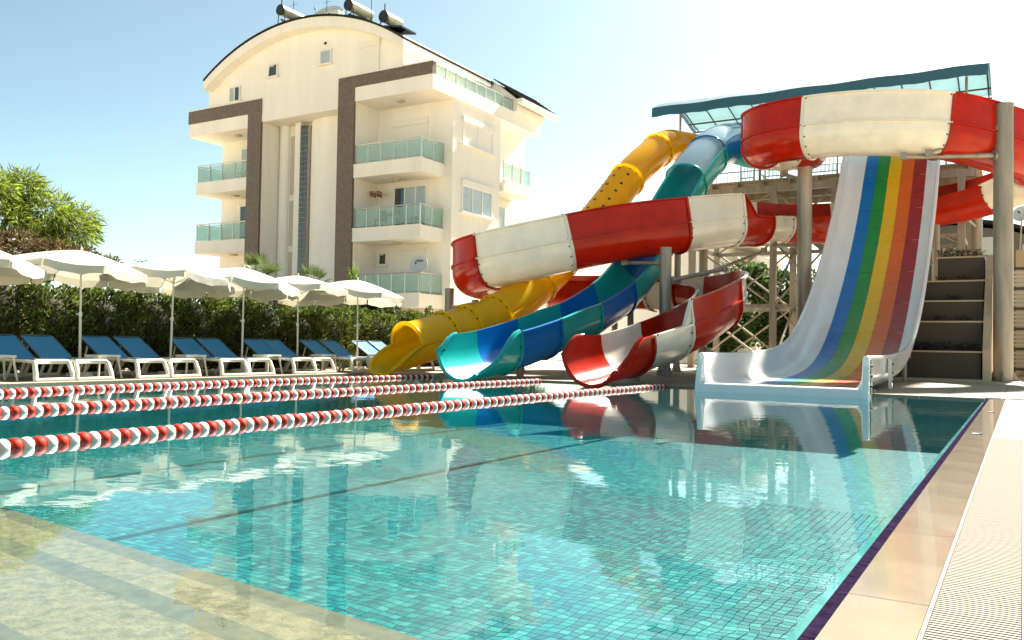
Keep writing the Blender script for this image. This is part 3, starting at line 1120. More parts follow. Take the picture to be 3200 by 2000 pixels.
DISHM = mat('dish_grey', (0.52, 0.55, 0.55), 0.5, var=0.08, vscale=3)
dish('satellite_dish', 'large pale satellite dish on the arched roof between two solar tanks', (-30.2, 31.6, 17.0), 1.05, (0.15, -1, 0.55), .22, DISHM, (-30.0, 32.0, 16.2))
t, c_, a_, b_, n_ = dish('satellite_dish', 'round grey satellite dish at the ground floor balcony above the umbrellas', (-22.6, 29.75, 4.25), .42, (0.25, -1, .25), .07, DISHM, (-22.75, 30.06, 3.0))
for k in range(5):
    p = c_ + a_ * (.14 - k * .075) + b_ * .17 - n_ * .028
    MB().bar(p - a_ * .028, p + a_ * .028, .10 if k % 2 else .08, .012, n_).build('printed_mark', mat('print_dark', (0.12, 0.15, 0.18)), t)
t = thing('air_conditioner', 'small pale air conditioning unit on the roof ridge', 'air conditioner', (-28.75, 30.8, 16.2))
MB().box(-29.15, -28.35, 30.55, 30.9, 16.32, 16.85).build('casing', WHITEPAINT, t)
MB().cyl((-28.95, 30.53, 16.58), (-28.95, 30.549, 16.58), .19, n=16).build('fan_grille', STEELDARK, t)
MB().box(-29.1, -29.0, 30.6, 30.85, 16.2, 16.319).build('foot', BLACK, t)
MB().box(-28.5, -28.4, 30.6, 30.85, 16.2, 16.319).build('foot', BLACK, t)
for k, (x, h) in enumerate(((-32.2, 18.3), (-29.9, 18.0), (-27.0, 17.8))):
    o = MB().cyl((x, 31.4, zarch(x) + .09), (x, 31.4, h), .018, n=6).cyl((x - .25, 31.4, h - .2), (x + .25, 31.4, h - .2), .01, n=5).build('roof_aerial', STEELDARK)
    tag(o, 'thin metal aerial standing on the arched roof, %s' % ('leftmost', 'the middle one', 'rightmost')[k], 'aerial', 'aerials on the roof')

# ================================================================== WATER SLIDES
def trough(r, hl, hr, t=0.025, sv=None, bead=0.06, n=14):
    """pairs (inner, outer) across a U section; heights measured from the trough bottom"""
    pr = []

    def side(sg, h):
        out = []
        hh = max(h, 0.08)
        if hh > r:
            x = sg * r
            xo = sg * (r + t)
            xb = sg * (r + t + bead)
            out.append(((x, hh), (xb, hh - .005)))
            out.append(((x, hh - .02), (xb, hh - .045)))
            out.append(((x, hh - .04), (xo, hh - .065)))
            s_ = min(sv or 9, hh - .075)
            ext = 0.05 if (sv and hh > sv + .2) else 0.0
            out.append(((x, s_ + .03), (xo, s_ + .03)))
            out.append(((x, s_ + .02), (sg * (r + t + ext), s_ + .025)))
            out.append(((x, s_ - .02), (sg * (r + t + ext), s_ - .025)))
            out.append(((x, s_ - .03), (xo, s_ - .03)))
            a0 = 0.0
        else:
            a0 = math.asin((r - hh) / r)
            for k in range(7):
                q = a0 + k * 1e-3
                out.append(((sg * r * math.cos(q), r - r * math.sin(q)), (sg * (r + t + (bead if k < 2 else 0)) * math.cos(q), r - (r + t) * math.sin(q))))
            a0 += 7e-3
        return out, a0
    L_, aL = side(-1, hl)
    R_, aR = side(1, hr)
    pr += L_
    for k in range(n + 1):
        a = math.pi + aL + (math.pi - aL - aR) * k / n
        pr.append(((r * math.cos(a), r + r * math.sin(a)), ((r + t) * math.cos(a), r + (r + t) * math.sin(a))))
    pr += list(reversed(R_))
    return pr


def place(path, s, pairs):
    p, t, lat, up = path.frame(s)
    return [(p + lat * a[0] + up * a[1], p + lat * b[0] + up * b[1]) for a, b in pairs]


def samples(s0, s1, d=0.22):
    n = max(2, int((s1 - s0) / d) + 1)
    return [s0 + (s1 - s0) * i / (n - 1) for i in range(n)]


def skin_offset(pairs, off):
    """second pair list lying outside the first by off, for flanges"""
    res = []
    for a, b in pairs:
        va, vb = Vector(a), Vector(b)
        d = (vb - va)
        d = d.normalized() if d.length > 1e-6 else Vector((0, -1))
        res.append((tuple(va + d * 0.012), tuple(va + d * (0.025 + off))))
    return res


def bolts_on(path, s, pairs, parent, every=0.16, dark=BOLT, r=.023, skip_top=False):
    p, t, lat, up = path.frame(s)
    mb = MB()
    acc = 1e9
    last = None
    for a, b in pairs:
        q = Vector(b)
        if last is not None:
            acc += (q - last).length
        last = q
        if acc >= every:
            acc = 0
            d = (Vector(b) - Vector(a)).normalized()
            w0 = p + lat * b[0] + up * b[1]
            dd = lat * d.x + up * d.y
            mb.cyl(w0 - dd * .004, w0 + dd * .016, r, n=6)
    tag(mb.build('bolt_row', dark, parent), kind='stuff')


# ---- red and white spiral body slide
RP = Path([(-6.3, 30.4, 7.05), (-6.45, 29.0, 6.8), (-6.95, 27.5, 6.55), (-6.75, 26.2, 6.42), (-5.7, 25.4, 6.35), (-3.9, 25.15, 6.25),
           (-2.1, 25.65, 6.1), (-0.78, 27.15, 5.92), (0.15, 28.7, 5.72), (0.1, 30.2, 5.5), (-1.0, 31.2, 5.22), (-2.8, 31.6, 4.95), (-4.75, 31.35, 4.65),
           (-6.35, 29.95, 4.42), (-6.9, 27.9, 4.2), (-7.45, 25.8, 3.95), (-8.5, 23.8, 3.6), (-9.9, 22.2, 3.22), (-11.4, 21.1, 2.78), (-12.9, 20.7, 2.45),
           (-14.1, 21.3, 2.3), (-14.55, 22.8, 2.22), (-14.1, 24.4, 2.14), (-12.7, 25.2, 2.08), (-10.8, 25.25, 2.02), (-8.9, 24.85, 1.9), (-7.5, 23.85, 1.68),
           (-6.9, 22.3, 1.38), (-6.75, 20.7, 1.05), (-6.72, 19.2, 0.74), (-6.85, 17.8, 0.46), (-7.05, 16.5, 0.22), (-7.25, 15.2, 0.03)])
cuts = [(-6.5, 28.4, 6.7, 'r'), (-6.85, 26.6, 6.45, 'w'), (-5.2, 25.3, 6.32, 'r'), (-2.05, 25.7, 6.1, 'w'), (0.2, 29.0, 5.7, 'r'),
        (-0.75, 31.05, 5.3, 'w'), (-2.6, 31.55, 5.0, 'r'), (-5.2, 30.7, 4.6, 'w'), (-6.65, 28.05, 4.25, 'r'), (-7.1, 26.75, 4.08, 'w'), (-7.6, 25.5, 3.9, 'r'),
        (-8.55, 23.7, 3.6, 'w'), (-10.8, 21.45, 2.95, 'r'), (-13.0, 20.72, 2.43, 'w'), (-14.5, 23.3, 2.2, 'r'), (-13.5, 24.9, 2.1, 'w'),
        (-9.9, 25.1, 1.95, 'r'), (-8.7, 24.7, 1.88, 'w'), (-7.3, 23.5, 1.6, 'r'), (-6.85, 21.7, 1.25, 'w'), (-6.8, 18.2, .54, 'r'), (-7.04, 16.55, .23, 'w')]
ss = [0.0]
kinds = []
for x, y, z, k in cuts:
    ss.append(RP.near(x, y, z))
    kinds.append(k)
ss.append(RP.tot)
kinds.append('r')
SR = 0.62
sTop = RP.near(-4.7, 30.8, 4.78)
sSw = RP.near(-7.6, 25.5, 3.9)
sTop2 = RP.near(-6.9, 27.3, 4.15)
sLow2 = RP.near(-8.9, 24.85, 1.9)
sLow = RP.near(-14.4, 24.4, 2.14)
sRing = ss[-3]


def lerp(a, b, t):
    t = max(0, min(1, t))
    t = t * t * (3 - 2 * t)
    return a + (b - a) * t


def red_pairs(s):
    lo_ = 0.84
    hr = lerp(1.0, 1.62, (s - 1.5) / 2.0)
    hr = lerp(hr, 1.42, (s - sTop + 6) / 3)
    hr = lerp(hr, lo_, (s - sTop2) / 2.2)
    hl = lerp(lo_, 1.52, (s - sSw + .55) / .55)
    hl = lerp(hl, 1.10, (s - sLow + 2.5) / 3)
    hl = lerp(hl, 1.36, (s - sLow2) / 2)
    if s > sTop2:
        if s > sRing - .01:
            hl = lerp(1.36, lo_, (s - sRing) / 0.45)
        if s > RP.tot - 1.5:
            hl = lerp(lo_, 0.30, (s - RP.tot + 1.0) / 1.0)
            hr = lerp(lo_, 0.92, (s - RP.tot + 1.5) / 1.0)
        if s > RP.tot - 0.7:
            hr = lerp(0.92, 0.55, (s - RP.tot + 0.45) / 0.6)
    return trough(SR, hl, hr, sv=0.80)


red = thing('spiral_slide', 'long red and white banded open spiral water slide winding around the tower', 'water slide', (-7.5, 22, 0))
for i in range(len(kinds)):
    s0, s1 = ss[i], ss[i + 1]
    if s1 - s0 < 0.15:
        continue
    m_ = REDF if kinds[i] == 'r' else WHITEF
    sec = MB().strips([place(RP, s, red_pairs(s)) for s in samples(s0, s1 - 0.004, .2)]).build('section', m_, red, 35)
    if i > 0 and kinds[i - 1] != kinds[i]:
        fm = WHITEF
        fp = skin_offset(red_pairs(s0), .05)
        MB().strips([place(RP, s0 - .035, fp), place(RP, s0 + .035, fp)]).build('flange', fm if kinds[i] == 'w' else REDF, sec, 35)
        bolts_on(RP, s0 + (.07 if kinds[i] == 'w' else -.07), red_pairs(s0), sec, .17)
# rolled lip round the exit
e = RP.tot
lipp = []
for s in (e - .95, e - .7, e - .45, e - .25, e - .1):
    lipp.append(place(RP, s, red_pairs(s))[0][0])
endp = place(RP, e, red_pairs(e))
lipp += [a.lerp(b, .5) for a, b in endp]
for s in (e - .1, e - .25, e - .45, e - .7):
    lipp.append(place(RP, s, red_pairs(s))[-1][0])
MB().tube(lipp, .045, 8).build('exit_lip', REDF, red, 60)

# ---- blue and turquoise open slide
BPc = [(-7.5, 30.8, 7.25), (-8.3, 30.5, 7.3), (-8.85, 29.85, 7.4)]
prof = [(14.0, 7.1), (13.2, 6.62), (11.89, 5.67), (10.32, 4.25), (8.89, 2.95), (7.32, 1.88), (5.45, 1.12), (4.1, .78), (2.87, .47), (1.35, .17), (0, .04)]
ba, bb = Vector((-10.2, 15.0, 0)), Vector((-9.0, 29.5, 0))
bdir = (bb - ba).normalized()
BP = Path(BPc + [tuple(ba + bdir * s + Vector((0, 0, z))) for s, z in prof])
blue = thing('open_flume', 'blue and turquoise open half pipe water slide between the yellow tube and red spiral', 'water slide', (-9.8, 20, 0))


def blue_pairs(s, dx=0):
    e = BP.tot
    h = 0.95
    hl = lerp(h, .92, (s - e + 1.5) / 1.2)          # travel-left is the right wall seen from the pool
    hl = lerp(h, 0.12, (s - e + 1.35) / 1.35)
    hr = lerp(h, 0.62, (s - e + 0.55) / 0.6)
    return trough(.60, hl, hr, sv=None, bead=.07)


bs = [0, BP.near(-8.85, 29.85), BP.near(-9.05, 28.3), BP.near(-9.2, 26.7), BP.near(-9.35, 25.2), BP.near(-9.5, 23.6), BP.near(-9.62, 21.9), BP.near(-9.78, 20.0), BP.near(-9.95, 18.1), BP.near(-10.08, 16.4), BP.tot]
bk = [TEALF, BLUEF, TEALF, TEALF, BLUEF, TEALF, BLUEF, TEALF, BLUEF, TEALF]
for i in range(10):
    sec = MB().strips([place(BP, s, blue_pairs(s)) for s in samples(bs[i], bs[i + 1] - .004, .2)]).build('section', bk[i], blue, 35)
    if i > 1:
        fp = skin_offset(blue_pairs(bs[i]), .045)
        MB().strips([place(BP, bs[i] - .03, fp), place(BP, bs[i] + .03, fp)]).build('flange', bk[i], sec, 35)
        bolts_on(BP, bs[i] + .06, blue_pairs(bs[i]), sec, .2)
e = BP.tot
lipp = [place(BP, s, blue_pairs(s))[0][0] for s in (e - 1.4, e - 1.2, e - 1.0, e - .8, e - .6, e - .4, e - .2, e - .08)]
lipp += [a.lerp(b, .5) for a, b in place(BP, e, blue_pairs(e))]
lipp += [place(BP, s, blue_pairs(s))[-1][0] for s in (e - .1, e - .25, e - .45, e - .6)]
MB().tube(lipp, .045, 8).build('exit_lip', TEALF, blue, 60)
# clear arched hood over the top drop
rows = []
for s in samples(bs[1] - .1, bs[3], .25):
    pr = []
    for k in range(13):
        a = math.pi * k / 12
        pr.append(((.60 * math.cos(a), .95 + .42 * math.sin(a)), (.62 * math.cos(a), .95 + .44 * math.sin(a))))
    rows.append(place(BP, s, pr))
MB().strips(rows).build('clear_hood', CLEARB, blue, 50)
for s in (bs[1] - .1, bs[2], bs[3]):
    pts = []
    p, t_, lat, up = BP.frame(s)
    for k in range(13):
        a = math.pi * k / 12
        pts.append(p + lat * .63 * math.cos(a) + up * (.95 + .45 * math.sin(a)))
    MB().tube(pts, .03, 6).build('hood_rib', BLUEF if s < bs[3] - .1 else TEALF, blue, 60)

# ---- yellow tube slide
ya, yb = Vector((-13.2, 16.4, 0)), Vector((-11.0, 29.5, 0))
ydir = (yb - ya).normalized()
yprof = [(13.0, 7.55), (11.92, 6.92), (10.9, 6.2), (9.6, 5.05), (8.3, 3.95), (7.04, 2.92), (6.1, 2.27), (5.03, 1.62), (3.75, 1.02), (2.73, .74), (1.78, .50), (1.03, .33), (0.5, .2), (-.35, .05)]
YP = Path([(-9.6, 30.9, 7.5), (-10.3, 30.6, 7.6), (-10.85, 30.0, 7.68)] + [tuple(ya + ydir * s + Vector((0, 0, z))) for s, z in yprof])
yel = thing('tube_slide', 'yellow closed tube water slide with flared mouth at the pool edge', 'water slide', (-12.5, 20, 0))
YR = 0.54


def ring(r, t, n=28):
    return [((r * math.cos(2 * math.pi * k / n), YR + r * math.sin(2 * math.pi * k / n)), ((r + t) * math.cos(2 * math.pi * k / n), YR + (r + t) * math.sin(2 * math.pi * k / n))) for k in range(n)]


def at_s(sv_):
    p = ya + ydir * sv_
    return YP.near(p.x, p.y)


ys_ = [0, at_s(12.6), at_s(10.7), at_s(7.55), at_s(5.95), at_s(4.0), at_s(2.75), at_s(1.9), at_s(.62)]
ym = [YELCLEAR, YELCLEAR, YELF, YELF, YELF, YELF, YELF, YELF]
for i in range(8):
    sec = MB().strips([place(YP, s, ring(YR, .025)) for s in samples(ys_[i], ys_[i + 1] - .004, .2)], closed=True).build('section', ym[i], yel, 40)
    if i:
        MB().strips([place(YP, ys_[i] - .04, ring(YR + .012, .075)), place(YP, ys_[i] + .04, ring(YR + .012, .075))], closed=True).build('flange', YELF, sec, 35)
        bolts_on(YP, ys_[i] - .065, ring(YR, .025), sec, .15)
        bolts_on(YP, ys_[i] + .065, ring(YR, .025), sec, .15)
    # seam ribs
    if i > 1:
        for sg in (-1, 1):
            MB().tube([place(YP, s, [((sg * (YR + .03), YR), (sg * (YR + .03), YR))])[0][0] for s in samples(ys_[i], ys_[i + 1], .3)], .018, 6).build('seam_rib', YELF, sec, 60)
# vent holes in the fourth section
hp = MB()
for s_ in np.arange(7.9, 10.5, .36):
    for k, a in enumerate((50, 92, 134)):
        p, t_, lat, up = YP.frame(at_s(s_ + (.18 if k % 2 else 0)))
        d = lat * math.cos(R(a)) + up * math.sin(R(a))
        c_ = p + up * YR + d * (YR + .024)
        hp = MB().cyl(c_ - d * .004, c_ + d * .007, .05, n=10)
        hp.build('vent_hole', BLACK, yel)
for s_ in (6.4, 7.0):
    for a in (60, 110):
        p, t_, lat, up = YP.frame(at_s(s_ + (.25 if a > 100 else 0)))
        d = lat * math.cos(R(a)) + up * math.sin(R(a))
        c_ = p + up * YR + d * (YR + .024)
        MB().cyl(c_ - d * .004, c_ + d * .007, .06, n=10).build('vent_hole', BLACK, yel)
# flared scoop
sm, e = at_s(.62), YP.tot


def scoop(s):
    q = (s - sm) / (e - sm)
    h = YR * (1 - q ** 1.6) + .10 * q
    w_ = 1 + .22 * q
    return [((a[0] * w_, a[1]), (b[0] * w_, b[1])) for a, b in trough(YR, min(h, YR - .001), min(h, YR - .001), bead=.02, n=16)]


MB().strips([place(YP, s, scoop(s)) for s in samples(sm, e, .08)]).build('scoop', YELF, yel, 40)
lp = [place(YP, s, scoop(s))[0][0] for s in samples(sm, e - .02, .1)] + [a.lerp(b, .5) for a, b in place(YP, e, scoop(e))] + [place(YP, s, scoop(s))[-1][0] for s in reversed(samples(sm, e - .02, .1))]
MB().tube(lp, .05, 8).build('scoop_lip', YELF, yel, 60)
p, t_, lat, up = YP.frame(sm)
MB().tube([p + lat * (YR + .02) * math.cos(math.pi * k / 20) + up * (YR + (YR + .02) * math.sin(math.pi * k / 20)) for k in range(21)], .055, 8).build('mouth_lip', YELF, yel, 60)

# ---- rainbow multi-lane slide
rb = thing('rainbow_slide', 'wide white slide with blue, green, yellow, orange and red lanes', 'water slide', (-4, 16, 0))
RX0, RX1 = -5.20, -2.35
RBP = [(15.75, .10), (17.5, .11), (19.5, .15), (21.2, .24), (22.5, .42), (23.5, .70), (24.5, 1.14), (25.5, 1.72), (26.5, 2.42), (27.5, 3.2), (28.5, 4.08), (29.4, 4.95), (30.2, 5.85), (30.8, 6.62), (31.4, 7.32), (31.8, 7.68), (32.2, 7.84), (32.8, 7.88)]
RBPath = Path([(0, y, z) for y, z in RBP])


def rb_at(s):
    p = RBPath.pos(s)
    q = RBPath.pos(min(s + .1, RBPath.tot)) - RBPath.pos(max(s - .1, 0))
    q.normalize()
    return p.y, p.z, Vector((0, -q.z, q.y))


def wallh(s):
    return lerp(.62, .60, s / 4)


wallpr = []
for side in (-1, 1):
    xe = RX0 if side < 0 else RX1
    xi = -4.63 if side < 0 else -2.92
    rows = []
    for s in samples(0, RBPath.tot, .25):
        y, z, nn = rb_at(s)
        h = wallh(s)
        wx = abs(xi - xe)
        prf = [(0, 0)]
        flat = wx - .30
        prf.append((flat, 0.0))
        for k in range(1, 7):
            a = math.pi / 2 * k / 6
            prf.append((flat + .27 * math.sin(a), .27 * (1 - math.cos(a))))
        prf.append((wx - .02, h - .05))
        prf.append((wx + .0, h))
        prf.append((wx + .05, h + .01))
        prf.append((wx + .09, h - .02))
        row = []
        for k, (u_, v_) in enumerate(prf):
            q = Vector((xi + side * u_, y, z)) + nn * v_
            if k < 2:
                dq = -nn * .03
            elif k < len(prf) - 4:
                a = math.pi / 2 * (k - 1) / 6
                dq = (Vector((side * math.sin(a), 0, 0)) - nn * math.cos(a)) * .03
            else:
                dq = Vector((side * (.03 if k < len(prf) - 2 else .0), 0, 0)) - nn * (.0 if k < len(prf) - 2 else .04)
            row.append((q, q + dq))
        rows.append(row)
    MB().strips(rows).build('side_wall', WHITES, rb, 40)
# lane panels: five lanes cut by cross seams
sw = (-2.92 + 4.83) / 5
seams = [1.1] + list(np.arange(2.75, RBPath.tot, 1.62)) + [RBPath.tot - .02]
for k in range(5):
    x0, x1 = -4.63 + k * sw, -4.63 + (k + 1) * sw
    for a, c in zip(seams[:-1], seams[1:]):
        rows = []
        for s in samples(a + .006, c - .006, .27):
            y, z, nn = rb_at(s)
            n3 = Vector((0, y, z)) + nn * .002
            rows.append([(Vector((x0 + .002, n3.y, n3.z)), Vector((x0 + .002, n3.y, n3.z)) - nn * .028), (Vector((x1 - .002, n3.y, n3.z)), Vector((x1 - .002, n3.y, n3.z)) - nn * .028)])
        MB().strips(rows).build('lane_panel', STR[k], rb, 40)
rows = []
for s in samples(0, RBPath.tot - .03, .3):
    y, z, nn = rb_at(s)
    q0, q1 = Vector((-4.629, y, z)) - nn * .031, Vector((-2.921, y, z)) - nn * .031
    rows.append([(q0, q0 - nn * .03), (q1, q1 - nn * .03)])
MB().strips(rows).build('slide_bed', WHITES, rb, 40)
rows = []
for s in samples(0, 1.095, .2):
    y, z, nn = rb_at(s)
    q0, q1 = Vector((-4.629, y, z + .001)), Vector((-2.921, y, z + .001))
    rows.append([(q0, q0 - nn * .028), (q1, q1 - nn * .028)])
MB().strips(rows).build('entry_panel', WHITES, rb, 40)
# front lip dipping to the water and corner flange
MB().tube([(RX0 - .05, 15.73, .70), (RX0 - .05, 15.73, .3), (RX0 + .1, 15.73, .10), (-4, 15.73, .07), (RX1 - .1, 15.73, .10), (RX1 + .05, 15.73, .3), (RX1 + .05, 15.73, .70)], .05, 8).build('front_lip', WHITES, rb, 60)
def soft(o, w_=.05):
    bv = o.modifiers.new('bevel', 'BEVEL')
    bv.width = w_
    bv.segments = 3
    return o


soft(MB().prism([(15.50, -.10), (15.80, -.10), (15.80, .10), (15.72, .17), (15.64, .15)], 'x', RX0 - .095, RX1 + .095).build('front_skirt', WHITES, rb), .03)
for xx, sg in ((RX0, -1), (RX1, 1)):
    soft(MB().prism([(15.52, -.09), (15.95, -.09), (15.95, .70), (15.82, .73), (15.70, .60)], 'x', xx - .10 if sg < 0 else xx - .015, xx + .015 if sg < 0 else xx + .10).build('front_corner', WHITES, rb), .035)
for k, (y0, y1) in enumerate(((15.78, 16.0), (18.6, 18.75))):
    q = MB().prism([(y0, .06), (y1, .06), (y1, .66), (y0, .66)], 'x', RX1 + .035, RX1 + .10).build('side_flange', WHITES, rb)
    for z in (.2, .38, .55):
        MB().cyl((RX1 + .10, (y0 + y1) / 2, z), (RX1 + .125, (y0 + y1) / 2, z), .022, n=8).build('bolt', BOLT, q)
MB().box(RX1 - .25, RX1 + .02, 16.9, 17.0, .031, .10).build('support_foot', STEEL, rb)
for (y, z) in ((24.3, .95), (27.3, 2.95), (29.6, 5.05)):
    for xx in (-4.95, -2.65):
        MB().cyl((xx, y + .1, .03), (xx, y + .1, max(.05, z - .22)), .06, n=10).build('support_leg', STEEL, rb, 40)
    MB().bar((-5.1, y + .1, z - .27), (-2.5, y + .1, z - .27), .1, .1).build('cross_beam', STEEL, rb)

# ================================================================== TOWER
tw = thing('slide_tower', 'galvanised steel slide tower with deck, stairs, rails and cross braces', 'tower', (-6, 32, 0))
PLZ = 7.18
PY_0, PY_1 = 31.75, 35.2
colx = (-11.0, -7.9, -5.75, -1.75)
for x in colx:
    for y in (PY_0 + .15, PY_1 - .15):
        c_ = MB().bar((x, y, .03), (x, y, PLZ - .3), .22, .22).build('column', STEEL, tw)
        MB().box(x - .25, x + .25, y - .25, y + .25, .029, .05).build('base_plate', STEEL, c_)
for y in (PY_0 + .15, (PY_0 + PY_1) / 2, PY_1 - .15):
    MB().box(-11.4, -1.3, y - .08, y + .08, PLZ - .55, PLZ - .30).build('floor_beam', STEEL, tw)
for k in range(11):
    x = -11.2 + k * .97
    MB().box(x - .05, x + .05, PY_0, PY_1, PLZ - .299, PLZ - .16).build('joist', STEEL, tw)
DECKW = mat('tower_deck', (0.30, 0.24, 0.16), 0.7, var=0.2, vscale=4)
for k in range(14):
    y = PY_0 - .02 + k * .25
    MB().box(-11.5, -1.2, y, y + .24, PLZ - .159, PLZ - .1).build('deck_plank', DECKW, tw)
for z in (2.4, 4.7):
    for y in (PY_0 + .15, PY_1 - .15):
        for a, c in zip(colx[:-1], colx[1:]):
            MB().bar((a + .11, y, z), (c - .11, y, z), .10, .14).build('beam', STEEL, tw)
    for x in colx:
        MB().bar((x, PY_0 + .26, z), (x, PY_1 - .26, z), .10, .14).build('beam', STEEL, tw)
for y in (PY_0 + .15, PY_1 - .15):
    for a, c in zip(colx[:-1], colx[1:]):
        for z0, z1 in ((.2, 2.4), (2.45, 4.7), (4.75, 6.6)):
            if a == -5.75 and y < 33:
                continue
            MB().cyl((a + .08, y - .06, z0), (c - .08, y - .06, z1), .04, n=6).build('brace', STEEL, tw)
            MB().cyl((a + .08, y + .06, z1), (c - .08, y + .06, z0), .04, n=6).build('brace', STEEL, tw)
for x in colx[1:]:
    for z0, z1 in ((.2, 2.4), (2.45, 4.7)):
        MB().cyl((x, PY_0 + .2, z0), (x, PY_1 - .2, z1), .04, n=6).build('brace', STEEL, tw)
# guard rails on the deck: vertical bars
for (xa, xb) in ((-7.2, -5.7), (-11.3, -11.29)):
    pass


def guard(p0, p1, n):
    p0, p1 = Vector(p0), Vector(p1)
    up = Vector((0, 0, 1))
    gg = MB().tube([p0, p0 + up * 1.02, p0 + up * 1.08 + (p1 - p0).normalized() * .06, p1 + up * 1.08 - (p1 - p0).normalized() * .06, p1 + up * 1.02, p1], .028, 6)
    gg.tube([p0 + up * .12, p1 + up * .12], .02, 6)
    go = gg.build('guard_rail', STEEL, tw, 60)
    for k in range(1, n):
        q = p0.lerp(p1, k / n)
        MB().cyl(q + up * .14, q + up * 1.06, .012, n=6).build('baluster', STEEL, go)


guard((-6.9, PY_0 + .05, PLZ - .1), (-5.65, PY_0 + .05, PLZ - .1), 9)
guard((-9.1, PY_0 + .05, PLZ - .1), (-8.6, PY_0 + .05, PLZ - .1), 4)
guard((-8.2, PY_0 + .05, PLZ - .1), (-7.4, PY_0 + .05, PLZ - .1), 5)
guard((-11.4, PY_1 - .05, PLZ - .1), (-5.2, PY_1 - .05, PLZ - .1), 40)
guard((-2.2, PY_0 + .05, PLZ - .1), (-1.3, PY_0 + .05, PLZ - .1), 7)
# stair flight behind
for k in range(22):
    z = .2 + k * .32
    y = 36.6
    MB().box(-9.2 + k * .36, -8.85 + k * .36, 35.4, 36.8, PLZ - .1 - z, PLZ - .06 - z).build('stair_tread', DECKW, tw)
for y in (35.4, 36.8):
    MB().bar((-9.3, y, PLZ - .2), (-1.3, y, .1), .06, .24).build('stringer', STEEL, tw)
    MB().cyl((-9.3, y, PLZ + .85), (-1.3, y, 1.15), .03, n=6).build('stair_handrail', STEEL, tw)
    MB().cyl((-9.3, y, PLZ + .45), (-1.3, y, .75), .022, n=6).build('stair_handrail', STEEL, tw)
    for k in range(9):
        x = -9.2 + k * .98
        z = PLZ - .2 - k * .868
        MB().cyl((x, y, z), (x, y, z + 1.04), .022, n=6).build('stair_post', STEEL, tw)
# teal translucent flume piece under the deck
TEALC = mat('clear_teal', (0.10, 0.62, 0.50), 0.2, transl=0.4, transp=0.35, coat=.4)
rows = []
for k in range(9):
    a = math.pi * k / 8
    rows.append([(Vector((-7.6 + .55 * math.cos(a), 32.6, 5.35 + .75 * math.sin(a))), Vector((-7.6 + .58 * math.cos(a), 32.6, 5.35 + .79 * math.sin(a)))),
                 (Vector((-7.6 + .55 * math.cos(a), 33.8, 5.35 + .75 * math.sin(a))), Vector((-7.6 + .58 * math.cos(a), 33.8, 5.35 + .79 * math.sin(a))))])
o = MB().strips(rows).build('flume_hood', TEALC, None, 50)
tag(o, 'small translucent turquoise arched hood under the tower deck', 'hood')

# ---- canopy roof over the tower
cn = thing('tower_canopy', 'long arched blue fabric canopy on thin steel posts above the slide tower', 'canopy', (-6.3, 32.5, PLZ))
CANB = mat('canopy_blue', (0.045, 0.17, 0.24), 0.7, transl=0.35, var=0.08, vscale=2)
CANU = mat('canopy_lining', (0.42, 0.60, 0.64), 0.7, transl=0.5, var=0.06, vscale=2)
CY0, CY1, CX0, CX1 = 30.3, 35.3, -12.05, -0.95


def canz(y, x):
    q = (y - CY0) / (CY1 - CY0)
    base = 9.86 + .018 * math.sin(x * 2.6) * (1 - q) * (1 if q < .1 else .3)
    return base + .62 * math.sin(math.pi * min(1, q * 1.05)) * (1 - .2 * q) + q * .30


cols = 48
rows = []
for i in range(cols + 1):
    x = CX0 + (CX1 - CX0) * i / cols
    row = []
    for k in range(13):
        y = CY0 + (CY1 - CY0) * k / 12
        z = canz(y, x)
        row.append((Vector((x, y, z)), Vector((x, y, z + .012))))
    rows.append(row)
MB().strips(rows).build('fabric', CANU, cn, 50)
rows = []
for i in range(cols + 1):
    x = CX0 - .03 + (CX1 - CX0 + .06) * i / cols
    row = []
    for k in range(6):
        y = CY0 - .02 + 1.6 * k / 5
        z = canz(y, x) + .02
        row.append((Vector((x, y, z)), Vector((x, y, z + .012))))
    row = [(Vector((x, CY0 - .035, canz(CY0, x) - .34 + .015 * math.sin(x * 7))), Vector((x, CY0 - .05, canz(CY0, x) - .34 + .015 * math.sin(x * 7))))] + row
    rows.append(row)
MB().strips(rows).build('front_valance', CANB, cn, 50)
for xx in (CX0, CX1):
    rows = []
    for k in range(25):
        y = CY0 + (CY1 - CY0) * k / 24
        z = canz(y, xx)
        sc_ = .16 + .05 * abs(math.sin(k * 1.3))
        rows.append([(Vector((xx - .02, y, z + .02)), Vector((xx - .035, y, z + .02))), (Vector((xx - .02, y, z - sc_)), Vector((xx - .035, y, z - sc_)))])
    MB().strips(rows).build('end_valance', CANB, cn, 50)
for i in range(13):
    x = CX0 + .1 + (CX1 - CX0 - .2) * i / 12
    MB().tube([(x, CY0 + (CY1 - CY0) * k / 10, canz(CY0 + (CY1 - CY0) * k / 10, x) - .045) for k in range(11)], .028, 6).build('rib', STEELDARK, cn, 60)
for y, dz in ((CY0 + .05, .06), (CY1 - .05, .06), (CY1 - .9, .10)):
    MB().cyl((CX0, y, canz(y, CX0) - dz - .04), (CX1, y, canz(y, CX1) - dz - .04), .035, n=8).build('purlin', STEELDARK, cn, 40)
for x in (-11.5, -8.4, -5.3, -1.6):
    MB().cyl((x, CY0 + 1.5, PLZ - .1), (x, CY0 + 1.5, canz(CY0 + 1.5, x) - .07), .045, n=8).build('post', STEEL, cn, 40)
    MB().cyl((x, CY1 - .15, PLZ - .1), (x, CY1 - .15, canz(CY1 - .15, x) - .10), .045, n=8).build('post', STEEL, cn, 40)
    MB().cyl((x, CY0 + 1.5, canz(CY0 + 1.5, x) - .5), (x, CY0 + .06, canz(CY0, x) - .1), .03, n=6).build('strut', STEEL, cn, 40)

# ================================================================== SUPPORT POSTS


